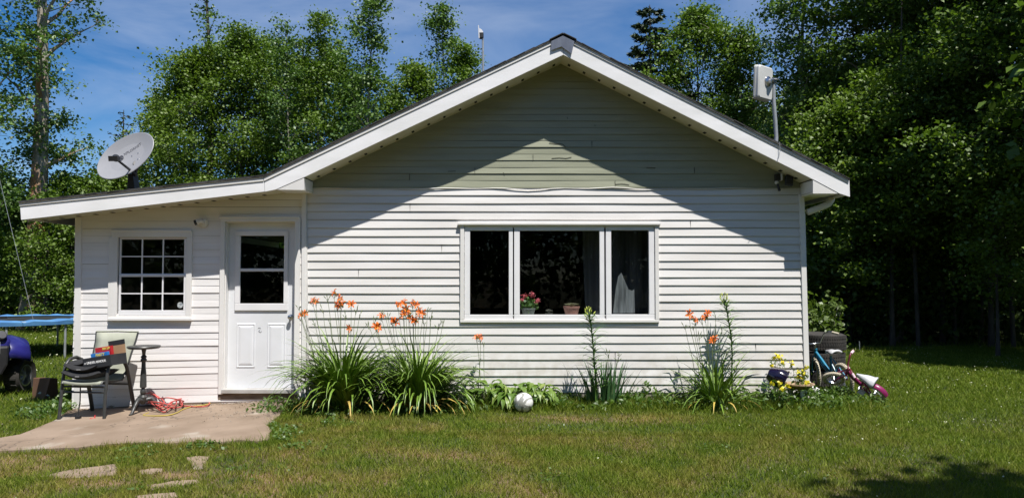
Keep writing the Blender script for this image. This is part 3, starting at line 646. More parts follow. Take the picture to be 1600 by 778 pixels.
# left window: two sashes of six lights
g = G(); oo = rect(172.5, 362, 299.5, 498); oi = rect(186, 371, 291, 493)
for q in ((oo[0], oo[1], oo[2], oi[2]), (oo[0], oi[0], oi[2], oi[3]), (oi[1], oo[1], oi[2], oi[3]), (oo[0]+0.03, oo[1], oi[3], oo[3])): bar(g, q, -0.03, 0.008)
bar(g, rect(171, 496.5, 300, 500.5), -0.05, 0.0); bar(g, rect(176, 359.5, 301, 362.5), -0.036, 0.0)
SW = make_anchor('sash_window', g, WHITE)
for (o_, i_, y_) in (((187,371.3,290.5,430.5), (189.7,374,287,427.5), 0.0), ((186.6,428.5,290.8,492.5), (189.7,432.5,287,484.5), -0.014)):
    sf = window_frame(rect(*o_), rect(*i_), y_, y_+0.02, PVC, SW, 'sash'); pane(rect(*i_), y_+0.012, SW)
    g = G(); r_ = rect(*i_)
    for k in (1, 2): x = r_[0]+(r_[1]-r_[0])*k/3; g.box((x-0.008, y_+0.002, r_[2]), (x+0.008, y_+0.010, r_[3]))
    zm = (r_[2]+r_[3])/2; xs3 = [r_[0]]+[r_[0]+(r_[1]-r_[0])*k/3 for k in (1, 2)]+[r_[1]]
    for k in range(3): g.box((xs3[k]+(0.009 if k else 0), y_+0.003, zm-0.007), (xs3[k+1]-(0.009 if k < 2 else 0), y_+0.009, zm+0.007))
    part('muntins', g, PVC, SW)
g = G(); sc_ = at(281.5, 476.5, -0.006); M = frame((sc_.x, -0.0062, sc_.z), (0, -1, 0)); g.lathe([(0.001, 0), (0.036, 0), (0.036, 0.0012), (0.001, 0.0012)], 24, M)
stk = part('round_sticker', g, pm('pale_sticker', (0.5, 0.52, 0.52), (0.22, 0.25, 0.27), scale=70, rough=0.5, lo=0.5, hi=0.55), SW)
# dim room things behind the glass
CURT = pm('grey_curtain', (0.055, 0.06, 0.07), (0.03, 0.034, 0.04), scale=2, rough=0.9, stretch=(14, 1, 0.4))
LACE = pm('pale_lace', (0.20, 0.21, 0.23), (0.07, 0.075, 0.085), scale=2.5, rough=0.9, stretch=(9, 1, 1))
def curtain(name, outline, Y, m, lb, amp=0.02):
    g = G(); (xt0, xt1, zt0), (xb0, xb1, zb1) = outline; n = 24; k = 9; vs = []
    for j in range(k):
        v = j/(k-1); xa = xt0+(xb0-xt0)*v; xb2 = xt1+(xb1-xt1)*v
        for i in range(n+1):
            u = i/n; vs.append((xa+(xb2-xa)*u, Y+amp*math.sin(u*22+v), zt0+(zb1-zt0)*v))
    g.add(vs, [(j*(n+1)+i, j*(n+1)+i+1, (j+1)*(n+1)+i+1, (j+1)*(n+1)+i) for j in range(k-1) for i in range(n)])
    o = obj(name, g, m, smooth=80, origin=((xb0+xb1)/2, Y, zb1)); return tag(o, lb, 'curtain')
a, b = at(912, 355, 0.2), at(1028, 495, 0.2)
curtain('curtain', ((a.x, b.x, a.z), (a.x+0.04, b.x, b.z)), 0.42, CURT, 'dark curtain hanging inside the right part of the picture window')
a, b = at(956, 425, 0.1), at(992, 489, 0.1)
g = G(); outl = [at(x_, y_, 0.12) for x_, y_ in ((958,489),(962,452),(966,432),(971,426),(976,438),(982,452),(988,454),(991,452),(992,489))]
g.prism(outl, (0, 0.01, 0)); tag(obj('lace_curtain', g, LACE, origin=outl[0]), 'sheer grey lace panel low inside the right pane of the picture window', 'curtain')
# ---- front door
g = G(); do = rect(346, 341, 467.5, 614); di = rect(353, 346.5, 459.5, 609)
for q in ((do[0], di[0], do[2]-0.01, di[3]), (di[1], do[1], do[2]-0.01, di[3])): bar(g, q, -0.03, 0.0)
bar(g, (do[0], do[1], di[3], do[3]), -0.034, 0.0); bar(g, rect(344, 338.5, 469.5, 341.5), -0.045, 0.0)
DF = obj('door_frame', g, WHITE, H, bevel=0.004)
g = G(); jl = (di[0]-0.012, di[0]+0.0, di[2], di[3])
bar(g, (di[0]-0.02, di[0]+0.012, di[2], di[3]), 0.001, 0.10); bar(g, (di[1]-0.012, di[1]+0.02, di[2], di[3]), 0.001, 0.10); bar(g, (di[0]+0.012, di[1]-0.012, di[3]-0.012, di[3]+0.02), 0.001, 0.10)
part('jamb', g, WHITE, DF)
g = G(); bar(g, (di[0]-0.01, di[1]+0.01, di[2]-0.035, di[2]+0.012), -0.05, 0.095); part('threshold', g, pm('aluminium_sill', (0.55, 0.54, 0.52), (0.4, 0.38, 0.36), scale=5, rough=0.5, metal=0.3), DF, bevel=0.004)
g = G(); bar(g, (di[0]-0.06, di[1]+0.05, di[2]-0.11, di[2]-0.0355), -0.012, 0.02); part('kick_board', g, WOOD, DF)
YD = 0.085
s0 = at(356.5, 348, YD); s1 = at(459, 607, YD); dx0, dx1, dz0, dz1 = di[0]+0.013, di[1]-0.013, di[2]+0.013, di[3]-0.013
gi = rect(374, 366, 446, 477, YD)
g = G(); g.box((dx0, YD, dz0), (gi[0], YD+0.045, dz1)); g.box((gi[1], YD, dz0), (dx1, YD+0.045, dz1)); g.box((gi[0], YD, dz0), (gi[1], YD+0.045, gi[2])); g.box((gi[0], YD, gi[3]), (gi[1], YD+0.045, dz1))
DR = obj('front_door', g, DOORP, H)
fo = rect(369, 361, 449.5, 485, YD); fi = rect(376.8, 368.5, 443.5, 474, YD)
g = G()
for q in ((fo[0], fo[1], fo[2], fi[2]), (fo[0], fo[1], fi[3], fo[3]), (fo[0], fi[0], fi[2], fi[3]), (fi[1], fo[1], fi[2], fi[3])): bar(g, q, YD-0.018, YD+0.004)
q = rect(375, 419.5, 445, 424, YD); bar(g, (fi[0], fi[1], q[2], q[3]), YD-0.016, YD+0.01)
part('door_window_frame', g, PVC, DR, bevel=0.004)
for y0_, y1_, yy in ((368.5, 419.5, 0.004), (424, 474, 0.0)):
    q = rect(376.8, y0_, 443.5, y1_, YD); pane(q, YD+yy, DR)
for x0_, x1_ in ((370, 398.5), (418, 446)):
    q = rect(x0_, 505, x1_, 574, YD); g = G(); zz = []
    for ins, yy in ((0, 0.0005), (0.006, -0.006), (0.014, -0.006), (0.022, -0.001), (0.04, -0.007), (0.055, -0.009)):
        zz.append([(q[0]+ins, YD+yy, q[2]+ins), (q[1]-ins, YD+yy, q[2]+ins), (q[1]-ins, YD+yy, q[3]-ins), (q[0]+ins, YD+yy, q[3]-ins)])
    vs = sum(zz, []); fs = [(4*i+j, 4*i+(j+1) % 4, 4*i+4+(j+1) % 4, 4*i+4+j) for i in range(len(zz)-1) for j in range(4)]+[(20, 21, 22, 23)]
    g.add(vs, fs); part('raised_panel', g, DOORP, DR)
k_ = at(454.5, 495, YD); g = G(); M = frame((k_.x, YD, k_.z), (0, -1, 0))
g.lathe([(0.001, 0), (0.032, 0), (0.032, 0.005), (0.013, 0.010), (0.012, 0.03), (0.022, 0.036), (0.027, 0.048), (0.024, 0.06), (0.012, 0.066), (0.001, 0.067)], 20, M); part('door_knob', g, METAL, DR, smooth=40)
g = G(); pts = [at(x_, y_, YD-0.002) for x_, y_ in ((403,513),(405,511.5),(407,512),(406,515),(404,517),(407,519),(409,517))]; g.tube(pts, 0.0022, 5); part('scuff_mark', g, pm('scuff', (0.3, 0.3, 0.32), rough=0.8), DR)

# ---- wall lamp by the door
lp_ = at(315, 347, -0.03)
WL = thing('wall_lamp', (lp_.x, 0, lp_.z), 'small old porch light socket on the white boards between window and door', 'wall lamp')
g = G(); M = frame((lp_.x+0.02, -0.014, lp_.z-0.01), (0, -1, 0)); g.lathe([(0.001, 0), (0.055, 0), (0.055, 0.012), (0.03, 0.02), (0.001, 0.022)], 20, M); part('back_plate', g, WHITE, WL, smooth=40)
g = G(); g.tube([(lp_.x+0.02, -0.03, lp_.z+0.005), (lp_.x+0.01, -0.075, lp_.z+0.012), (lp_.x-0.035, -0.085, lp_.z-0.004)], [0.022, 0.026, 0.03], 12); part('socket_arm', g, WHITE, WL, smooth=50)
g = G(); g.lathe([(0.028, 0), (0.034, 0.025), (0.03, 0.03), (0.02, 0.005)], 16, frame((lp_.x-0.034, -0.085, lp_.z-0.004), (-1, -0.2, -0.35))); g.ball((lp_.x-0.05, -0.088, lp_.z-0.01), 0.014, 6); part('bulb_socket', g, BLACK, WL, smooth=50)

# ---- camera, flood light, panel antenna, mast, satellite dish
sc0 = at(1216, 283, -0.03)
SC = thing('security_camera', sc0, 'small white and black security camera hanging under the right eave beside the black floodlight', 'security camera')
g = G(); a = at(1211.5, 272, -0.05); b = at(1219.5, 282, -0.05); g.box((a.x, -0.06, b.z), (b.x, -0.004, a.z)); part('mount_box', g, BLACK, SC, bevel=0.004)
g = G(); g.box((b.x, -0.075, b.z-0.004), (b.x+0.022, -0.01, a.z+0.003)); part('side_plate', g, WHITE, SC, bevel=0.004)
g = G(); c_ = at(1213.5, 285.5, -0.06); g.ball((c_.x, -0.06, c_.z), 0.024, 8); part('lens_ball', g, WHITE, SC, smooth=60)
g = G(); g.tube([at(1215, 288, -0.07), at(1218, 298, -0.1)], [0.014, 0.017], 10); part('lens_tube', g, BLACK, SC, smooth=40)
FL = thing('flood_light', at(1233, 282, -0.08), 'square black floodlight tilted under the soffit at the right corner of the house', 'floodlight')
g = G(); c_ = at(1233, 282, -0.12); M = M_at(c_, (math.radians(-20), math.radians(12), 0)); g.box((-0.045, -0.02, -0.068), (0.045, 0.02, 0.068), M); part('lamp_head', g, BLACK, FL, bevel=0.006)
g = G(); g.tube([c_, c_+Vector((0.0, 0.06, 0.03)), (c_.x+0.01, -0.004, c_.z+0.03)], 0.008, 6); g.box((c_.x-0.012, -0.012, c_.z+0.01), (c_.x+0.03, -0.002, c_.z+0.06)); part('bracket', g, BLACK, FL)
wire = [at(1218, 222, FY-0.02), at(1219, 235, FY-0.024), at(1217, 246, FY-0.024), at(1213, 254, FY-0.01)]
g = G(); g.tube(wire, 0.0035, 5); tag(obj('cable', g, GALV, origin=wire[0]), 'thin cable looping over the fascia below the panel antenna pole', 'cable')

YA = 0.15
b0 = at(1212, 232, YA); b1 = at(1213, 215, YA); b2 = at(1211.5, 190, YA); b3 = at(1209, 160, YA); b4 = at(1208.5, 122, YA)
PA = thing('panel_antenna', b0, 'flat white panel antenna on a bent grey pole above the right roof slope', 'antenna')
g = G(); g.tube([b0, b1, b2, b3, b4], 0.024, 12); part('pole', g, GALV, PA, smooth=60)
c_ = at(1195.5, 130, YA-0.10); M = frame(c_, (0.62, -0.75, -0.05), (0.75, 0.62, 0)); 
def rrect(wd, hh, r, n=6):
    out = []
    for cx, cy, a0 in ((wd-r, hh-r, 0), (-wd+r, hh-r, 90), (-wd+r, -hh+r, 180), (wd-r, -hh+r, 270)):
        for i in range(n+1): a = math.radians(a0+90*i/n); out.append((cx+r*math.cos(a), cy+r*math.sin(a)))
    return out
RX = M.to_3x3()
Mz = M.copy()
if RX.col[1].z < 0: pass
PAN = pm('antenna_plastic', (0.62, 0.62, 0.60), (0.54, 0.54, 0.52), scale=5, rough=0.4)
g = G(); o1 = rrect(0.155, 0.205, 0.035); o2 = rrect(0.14, 0.19, 0.03)
vs = [(x, y, -0.035) for x, y in o1]+[(x, y, 0.0) for x, y in o1]+[(x, y, 0.014) for x, y in o2]; n = len(o1)
fs = [tuple(range(n))[::-1], tuple(range(2*n, 3*n))]+[(k*n+i, k*n+(i+1) % n, (k+1)*n+(i+1) % n, (k+1)*n+i) for k in (0, 1) for i in range(n)]; g.add(vs, fs, M)
part('panel_body', g, PAN, PA, smooth=35)
g = G(); g.prism([(x, y, -0.036) for x, y in rrect(0.162, 0.212, 0.04)], (0, 0, -0.022), M); part('panel_face', g, PAN, PA)
g = G(); g.lathe([(0.001, 0.014), (0.066, 0.014), (0.062, 0.03), (0.03, 0.045), (0.028, 0.075), (0.001, 0.08)], 20, M @ Matrix.Translation((0.03, 0.02, 0))); part('mount_boss', g, METAL, PA, smooth=40)
g = G(); pc = M @ Vector((0.03, 0.02, 0.075)); q_ = at(1208.5, 126, YA); g.tube([pc, (pc+q_)/2+Vector((0, -0.02, 0.01)), q_], 0.018, 8); g.tube([q_+Vector((-0.05, -0.04, 0)), q_+Vector((0.05, -0.04, 0))], 0.008, 6); g.tube([q_+Vector((-0.05, 0.03, -0.02)), q_+Vector((0.05, 0.03, -0.02))], 0.008, 6); g.box(tuple(q_-Vector((0.03, 0.035, 0.03))), tuple(q_+Vector((0.03, 0.035, 0.03)))); part('clamp', g, METAL, PA)
YB = 1.2
m0 = at(755, 116, YB); m1 = at(754.5, 60, YB)
MA = thing('mast_antenna', m0-Vector((0, 0, 0.2)), 'thin grey mast with a small white grid antenna behind the left roof slope', 'antenna')
g = G(); g.tube([m0-Vector((0, 0, 0.25)), m1], 0.014, 8); part('mast', g, GALV, MA, smooth=60)
g = G(); a = at(747.5, 40, YB-0.05); b = at(748.5, 60, YB-0.05); g.tube([a, b], [0.006, 0.008], 6); g.prism([at(749, 44, YB), at(753, 47, YB), at(755, 50, YB), at(754, 53, YB), at(749, 53, YB)], (0, 0.05, 0)); part('reflector', g, PVC, MA)
g = G(); a = at(749, 52, YB); b = at(755.5, 60, YB); g.box((a.x, YB-0.03, b.z), (b.x, YB+0.06, a.z)); part('radio_box', g, BLACK, MA, bevel=0.004)

YS = 0.3; base = at(211, 297, YS); hub = at(211, 273, YS)
SD = thing('satellite_dish', base, 'round grey satellite dish tilted up on a short black post over the porch roof', 'satellite dish')
cD = at(195.5, 243, YS-0.25)
DISHM = pm('grey_dish_enamel', (0.30, 0.30, 0.315), (0.26, 0.26, 0.275), scale=2, rough=0.35)
dn = Vector((-0.25, -0.93, 0.42)).normalized()
Rv = Vector((math.cos(math.radians(29)), 0, math.sin(math.radians(29)))); Rv = (Rv-dn*Rv.dot(dn)).normalized()
M = frame(cD, dn, Rv); 
def rad(a): return math.hypot(0.385*math.cos(a), 0.285*math.sin(a))
g = G(); vs = []; n = 48; rings = 9
for i in range(rings+1):
    s_ = i/rings
    for j in range(n):
        a = 2*math.pi*j/n; vs.append((0.39*s_*math.cos(a), 0.30*s_*math.sin(a), 0.062*s_*s_-0.062))
fs = [(i*n+j, i*n+(j+1) % n, (i+1)*n+(j+1) % n, (i+1)*n+j) for i in range(rings) for j in range(n)]
k0 = len(vs)
for j in range(n): a = 2*math.pi*j/n; vs.append((0.397*math.cos(a), 0.307*math.sin(a), -0.004))
for j in range(n): a = 2*math.pi*j/n; vs.append((0.39*math.cos(a), 0.30*math.sin(a), -0.016))
vs.append((0, 0, -0.075))
for j in range(n):
    j2 = (j+1) % n; fs += [(rings*n+j, rings*n+j2, k0+j2, k0+j), (k0+j, k0+j2, k0+n+j2, k0+n+j), (k0+n+j, k0+n+j2, k0+2*n)]
g.add(vs, fs, M); part('reflector_dish', g, DISHM, SD, smooth=40)
fd = at(180, 247.5, YS-0.72); arm0 = at(211, 272, YS-0.2)
g = G(); g.tube([arm0, (arm0+fd)/2, fd], [0.017, 0.015, 0.013], 8); part('feed_arm', g, BLACK, SD, smooth=60)
g = G(); M2 = frame(fd, (cD-fd), (1, 0, 0)); g.lathe([(0.001, -0.04), (0.03, -0.04), (0.034, 0.0), (0.045, 0.03), (0.001, 0.035)], 16, M2); g.box((-0.06, -0.03, -0.06), (0.04, 0.03, -0.03), M2); part('feed_horn', g, BLACK, SD, smooth=40)
g = G(); a = at(179, 237, YS-0.6); g.lathe([(0.026, 0), (0.034, 0), (0.034, 0.006), (0.026, 0.006)], 20, frame(cD+M.to_3x3() @ Vector((-0.085, 0.055, -0.052)), dn), closed=True); g.ball(tuple(cD+M.to_3x3() @ Vector((-0.085, 0.055, -0.05))), 0.013, 6); part('round_logo', g, pm('logo_grey', (0.10, 0.10, 0.12), rough=0.6), SD)
LG = pm('lettering_grey', (0.10, 0.10, 0.12), rough=0.7)
lt = text_mesh('lettering', 'XPLORNET', 0.05, Matrix.Translation((0.085, 0.085, 0)), LG, SD, width=0.26)
for v in lt.data.vertices:
    p_ = v.co+wloc(SD); s2 = (p_.x/0.39)**2+(p_.y/0.30)**2; v.co = M @ Vector((p_.x, p_.y, 0.062*s2-0.060+p_.z))-wloc(SD)
g = G(); g.prism([(base.x-0.05, YS-0.1, base.z-0.03), (base.x+0.05, YS-0.1, base.z-0.03), (hub.x+0.03, YS-0.12, hub.z), (hub.x-0.03, YS-0.12, hub.z)], (0, 0.14, 0)); g.tube([hub+Vector((0, -0.03, -0.02)), cD+M.to_3x3() @ Vector((0.08, -0.16, -0.05))], 0.035, 10); g.box((base.x-0.08, YS-0.15, base.z-0.06), (base.x+0.09, YS+0.15, base.z-0.02)); part('mount_post', g, BLACK, SD, bevel=0.004)
for u_, v_ in ((0.05, -0.0), (0.14, -0.02), (0.12, -0.12)):
    g = G(); g.lathe([(0.001, 0), (0.008, 0), (0.006, 0.006), (0.001, 0.007)], 8, M @ Matrix.Translation((u_, v_, 0.062*((u_/0.39)**2+(v_/0.3)**2)-0.0615)))
    part('bolt', g, METAL, SD)

# ---- plants and pots on the window ledge
def pot(name, px, py_top, py_bot, pw, Y, m, lb, cat='flower pot', grp=None):
    a = at(px, py_bot, Y); b = at(px, py_top, Y); s = (Y+9.2)/F; r = pw/2*s; h = b.z-a.z
    t_ = thing(name, a, lb, cat, grp); g = G(); g.lathe([(0.001, 0), (r*0.78, 0), (r*0.97, h*0.8), (r*1.04, h*0.8), (r*1.04, h), (r*0.92, h), (r*0.9, h*0.85), (0.001, h*0.85)], 24, Matrix.Translation(a)); part('pot', g, m, t_, smooth=40)
    return t_, b, r
def twigs(g, c, r, h, n, th=0.0025, up=0.7, rr=random):
    for _ in range(n):
        a = rr.uniform(0, 2*math.pi); e = rr.uniform(0.2, 1)
        p1 = Vector(c)+Vector((math.cos(a)*r*e*0.5, math.sin(a)*r*e*0.5, h*rr.uniform(0.5, 0.8))); p2 = Vector(c)+Vector((math.cos(a)*r*e, math.sin(a)*r*e, h*rr.uniform(up, 1)*(1.15-0.4*e)))
        g.tube([c, p1, p2], [th, th*0.8, th*0.5], 4)
GERL = leafmat('geranium_leaf', (0.05, 0.12, 0.03), (0.12, 0.22, 0.05)); PINK = leafmat('pink_petals', (0.62, 0.08, 0.16), (0.8, 0.25, 0.32), trans=0.2); STEM = pm('green_stem', (0.07, 0.14, 0.03), (0.10, 0.17, 0.04), scale=9, rough=0.6)
t_, b, r = pot('potted_geranium', 825.5, 481, 491, 22, 0.17, pm('grey_green_pot', (0.16, 0.18, 0.17), rough=0.6), 'pink geranium in a grey pot behind the left of the centre pane', 'potted plant')
rg = np.random.default_rng(5); Pn = rg.normal(0, 1, (150, 3))*np.array([0.055, 0.04, 0.035])+np.array([b.x, 0.17, b.z+0.045]); o_ = npmesh('leaves', leafquads(Pn, 0.04, rg, up=0.3, asp=1.0), 4, GERL, t_)
g = G(); heads = [at(x_, y_, 0.14) for x_, y_ in ((831, 460), (820, 462), (817, 468), (840, 470.5))]
for h_ in heads: g.tube([(b.x, 0.17, b.z), h_], 0.003, 4)
part('stems', g, STEM, t_)
for h_ in heads: Pn = rg.normal(0, 0.016, (45, 3))+np.array(h_); npmesh('flower_head', leafquads(Pn, 0.02, rg, up=0.2, asp=0.9), 4, PINK, t_)
t_, b, r = pot('potted_cactus', 893, 478.5, 491, 25, 0.17, pm('terracotta_pot', (0.33, 0.17, 0.14), (0.27, 0.13, 0.11), scale=9, rough=0.8), 'low spiky plant in a dusty terracotta pot on the window ledge', 'potted plant')
g = G(); twigs(g, (b.x, 0.17, b.z-0.01), 0.10, 0.055, 90); part('spines', g, pm('dry_spines', (0.30, 0.32, 0.17), (0.22, 0.2, 0.14), scale=20, rough=0.8), t_)
t_, b, r = pot('potted_succulent', 857.5, 489, 492, 12, 0.17, pm('dark_pot', (0.06, 0.06, 0.05), rough=0.7), 'tiny grey succulent low between the geranium and the terracotta pot', 'potted plant')
g = G(); twigs(g, (b.x, 0.17, b.z-0.01), 0.055, 0.06, 80); part('spines', g, pm('grey_spines', (0.18, 0.18, 0.15), rough=0.8), t_)

# ================================================================ BALL
bp = gp(818, 645); br_ = 0.108; z_ = float(zg(bp.x, bp.y)); bc = Vector((bp.x, bp.y, z_+br_+0.012))
BM = bpy.data.materials.new('ball_leather'); BM.use_nodes = True; t = BM.node_tree; p = t.nodes['Principled BSDF']; p.inputs['Roughness'].default_value = 0.35
co = t.nodes.new('ShaderNodeTexCoord'); vo = t.nodes.new('ShaderNodeTexVoronoi'); vo.feature = 'DISTANCE_TO_EDGE'; vo.inputs['Scale'].default_value = 5.5
nz = t.nodes.new('ShaderNodeTexNoise'); nz.inputs['Scale'].default_value = 9; sc_ = t.nodes.new('ShaderNodeVectorMath'); sc_.operation = 'SCALE'; sc_.inputs['Scale'].default_value = 0.12
ad = t.nodes.new('ShaderNodeVectorMath'); t.links.new(co.outputs['Object'], nz.inputs['Vector']); t.links.new(nz.outputs['Color'], sc_.inputs[0]); t.links.new(co.outputs['Object'], ad.inputs[0]); t.links.new(sc_.outputs[0], ad.inputs[1]); t.links.new(ad.outputs[0], vo.inputs['Vector'])
r = t.nodes.new('ShaderNodeValToRGB'); e = r.color_ramp.elements; e[0].color = (0.30, 0.30, 0.27, 1); e[0].position = 0.07; e[1].color = (0.78, 0.77, 0.74, 1); e[1].position = 0.10
t.links.new(vo.outputs['Distance'], r.inputs['Fac']); t.links.new(r.outputs['Color'], p.inputs['Base Color'])
g = G(); g.ball((bc.x, bc.y, bc.z), br_, 20); SB = tag(obj('soccer_ball', g, BM, smooth=180, origin=bc), 'white and grey soccer ball lying in the grass in front of the hostas', 'soccer ball')

# ================================================================ PATIO THINGS
# chair (local: faces -y, built about its seat) -------------------------------
fl = gp(90, 660); fr = gp(164, 659)
cmid = (fl+fr)/2; ang = math.atan2(fr.y-fl.y, fr.x-fl.x); wd = (fr-fl).length/2
czg = float(zg(cmid.x, cmid.y))+0.03
MC = Matrix.Translation((cmid.x, cmid.y, czg)) @ Matrix.Rotation(ang-0.10, 4, 'Z')
CH = thing('patio_chair', (cmid.x, cmid.y, czg), 'patio chair with pale green sling seat and dark arched metal arms', 'chair')
for s_ in (-1, 1):
    g = G(); x = s_*wd
    pts = [(x*1.02, 0.0, 0), (x, 0.02, 0.25), (x*0.99, 0.05, 0.50), (x*0.99, 0.08, 0.60), (x*0.99, 0.14, 0.655), (x*0.99, 0.24, 0.665), (x*0.99, 0.33, 0.63), (x*0.99, 0.39, 0.55), (x*0.99, 0.44, 0.40), (x*1.0, 0.50, 0.18), (x*1.02, 0.55, 0.0)]
    g.tube([MC @ Vector(p) for p in pts], 0.018, 8, flat=1.3); part('arm_frame', g, CHARC, CH, smooth=60)
g = G(); part('cross_bar', g.tube([MC @ Vector(p) for p in ((-wd, 0.04, 0.36), (wd, 0.04, 0.36))], 0.012, 8), CHARC, CH)
part('cross_bar', G().tube([MC @ Vector(p) for p in ((-wd, 0.45, 0.34), (wd, 0.45, 0.34))], 0.012, 8), CHARC, CH)
part('cross_bar', G().tube([MC @ Vector(p) for p in ((-wd+0.01, 0.03, 0.30), (wd-0.01, 0.03, 0.30))], 0.010, 8), CHARC, CH)
g = G(); n = 10; vs = []
prof = [(-0.01, 0.395), (0.0, 0.42), (0.05, 0.425), (0.2, 0.405), (0.34, 0.40), (0.40, 0.43), (0.44, 0.52), (0.50, 0.68), (0.56, 0.83), (0.585, 0.93)]
wds = [0.23, 0.235, 0.24, 0.24, 0.235, 0.225, 0.225, 0.235, 0.25, 0.262]
for (y, z), ww in zip(prof, wds):
    for i in range(7): u = i/6*2-1; vs.append(MC @ Vector((ww*u, y, z-0.018*(1-u*u)*(1 if y < 0.4 else 0.5))))
g.add(vs, [(j*7+i, j*7+i+1, j*7+i+8, j*7+i+7) for j in range(len(prof)-1) for i in range(6)])
sl_ = part('sling', g, SLING, CH, smooth=60); md = sl_.modifiers.new('thick', 'SOLIDIFY'); md.thickness = 0.006
for s_ in (-1, 1):
    g = G(); g.tube([MC @ Vector((s_*(ww+0.008), y, z)) for (y, z), ww in zip(prof, wds)], 0.011, 6); part('side_rail', g, CHARC, CH, smooth=60)
g = G(); g.tube([MC @ Vector((-0.27, 0.585, 0.935)), MC @ Vector((0, 0.592, 0.94)), MC @ Vector((0.27, 0.585, 0.935))], 0.011, 6); part('top_rail', g, SLING, CH, smooth=60)
g = G(); a = MC @ Vector((-0.05, 0.04, 0.36)); g.tube([a, MC @ Vector((-0.065, 0.06, 0.2)), MC @ Vector((-0.06, 0.02, 0.02))], 0.007, 6); g.box(tuple((MC @ Vector((-0.08, 0.0, 0.0)))), tuple(MC @ Vector((-0.035, 0.05, 0.04)))); part('hanging_strap', g, BFAB, CH)
# booster seat on the chair
BS = thing('booster_seat', MC @ Vector((-0.02, 0.15, 0.42)), 'black padded child booster seat lying on the patio chair under the shoe box', 'booster seat')
def pad(z0, th_, x0, x1, y0, y1, dip, M, seed):
    g = G(); nu, nv = 18, 9; vs = []
    for side in (1, -1):
        for j in range(nv):
            for i in range(nu):
                u = i/(nu-1)*2-1; v = j/(nv-1)*2-1; e = max(0, 1-abs(u)**5)**0.5*max(0, 1-abs(v)**4)**0.5
                x = x0+(x1-x0)*(u+1)/2; y = y0+(y1-y0)*(v+1)/2
                vs.append(M @ Vector((x, y, z0+dip*(u*u)+side*th_/2*e+(0.012*max(0, -u-0.4) if side > 0 else 0))))
    fs = [(k*nu*nv+j*nu+i, k*nu*nv+j*nu+i+1, k*nu*nv+(j+1)*nu+i+1, k*nu*nv+(j+1)*nu+i) for k in (0, 1) for j in range(nv-1) for i in range(nu-1)]
    g.add(vs, fs); return g
part('lower_pad', pad(0.475, 0.085, -0.25, 0.20, -0.02, 0.36, 0.045, MC, 1), BFAB, BS, smooth=60)
part('upper_pad', pad(0.545, 0.085, -0.24, 0.16, 0.0, 0.36, 0.055, MC, 2), BFAB, BS, smooth=60)
part('head_wing', pad(0.60, 0.06, -0.22, -0.04, 0.05, 0.34, 0.02, MC, 3), BFAB, BS, smooth=60)
for zz in (0.553, 0.478):
    g = G(); g.box((-0.075, -0.006, zz-0.0035), (-0.025, 0.0-0.001, zz+0.0035), MC @ Matrix.Translation((0, -0.014 if zz < 0.5 else 0.004, 0)))
    part('maker_tag', g, pm('tag_grey', (0.4, 0.4, 0.4), rough=0.6), BS)
# shoe box with snack boxes
bA = at(143, 563, -0.70); MB = Matrix.Translation(at(165, 572, -0.62)) @ Matrix.Rotation(math.radians(-14), 4, 'Z') @ Matrix.Rotation(math.radians(-9), 4, 'Y') @ Matrix.Scale(1.2, 4)
SBX = thing('shoe_box', MB.translation, 'open black shoe box with white lettering tilted on top of the booster seat', 'box')
BLKC = pm('black_card', (0.02, 0.021, 0.026), (0.026, 0.027, 0.03), scale=6, rough=0.5); CARD = pm('brown_card', (0.42, 0.26, 0.14), (0.36, 0.22, 0.12), scale=8, rough=0.8)
hw, hd, hh_ = 0.155, 0.10, 0.10
g = G(); g.box((-hw, -hd, 0), (hw, -hd+0.004, hh_), MB); g.box((-hw, hd-0.004, 0), (hw, hd, hh_), MB); g.box((-hw, -hd+0.004, 0), (-hw+0.004, hd-0.004, hh_), MB); g.box((hw-0.004, -hd+0.004, 0), (hw, hd-0.004, hh_), MB); g.box((-hw+0.004, -hd+0.004, 0), (hw-0.004, hd-0.004, 0.004), MB); part('box_body', g, BLKC, SBX)
g = G(); g.mi = 0; g.box((-0.03, hd-0.003, hh_), (hw, hd, hh_+0.085), MB); g.mi = 1; g.box((-0.03, hd-0.004, hh_+0.085), (hw, hd, hh_+0.13), MB); part('open_lid', g, [CARD, BLKC], SBX)
WT = pm('white_print', (0.75, 0.75, 0.75), rough=0.6)
text_mesh('lettering', 'UNDER ARMOUR', 0.03, MB @ Matrix.Translation((-0.005, -hd-0.001, 0.052)) @ Matrix.Rotation(math.pi/2, 4, 'X'), WT, SBX, width=0.215, weight=0.0012)
g = G()
for dx_ in (-0.128, -0.138): g.box((dx_, -hd-0.001, 0.044), (dx_+0.005, -hd-0.0002, 0.06), MB)
part('emblem', g, WT, SBX)
def snack(lb, y0, x0, x1, z0, z1, m, texts):
    t_ = thing('snack_box', MB @ Vector(((x0+x1)/2, y0, z0)), lb, 'box', 'snack boxes in the shoe box'); g = G(); g.box((x0, y0, z0), (x1, y0+0.03, z1), MB); part('carton', g, m, t_, bevel=0.002)
    for body, size, x, z, wdt, mm in texts: text_mesh('lettering', body, size, MB @ Matrix.Translation((x, y0-0.001, z)) @ Matrix.Rotation(math.pi/2, 4, 'X'), mm, t_, width=wdt, weight=0.0012)
YEL = pm('yellow_print', (0.80, 0.62, 0.12), rough=0.6)
snack('blue snack box with pale yellow lettering, in front of the red one', -0.03, -0.125, 0.06, 0.006, 0.135, pm('blue_card', (0.02, 0.20, 0.55), (0.02, 0.16, 0.48), scale=9, rough=0.4), [('PARTY', 0.036, -0.02, 0.113, 0.10, YEL)])
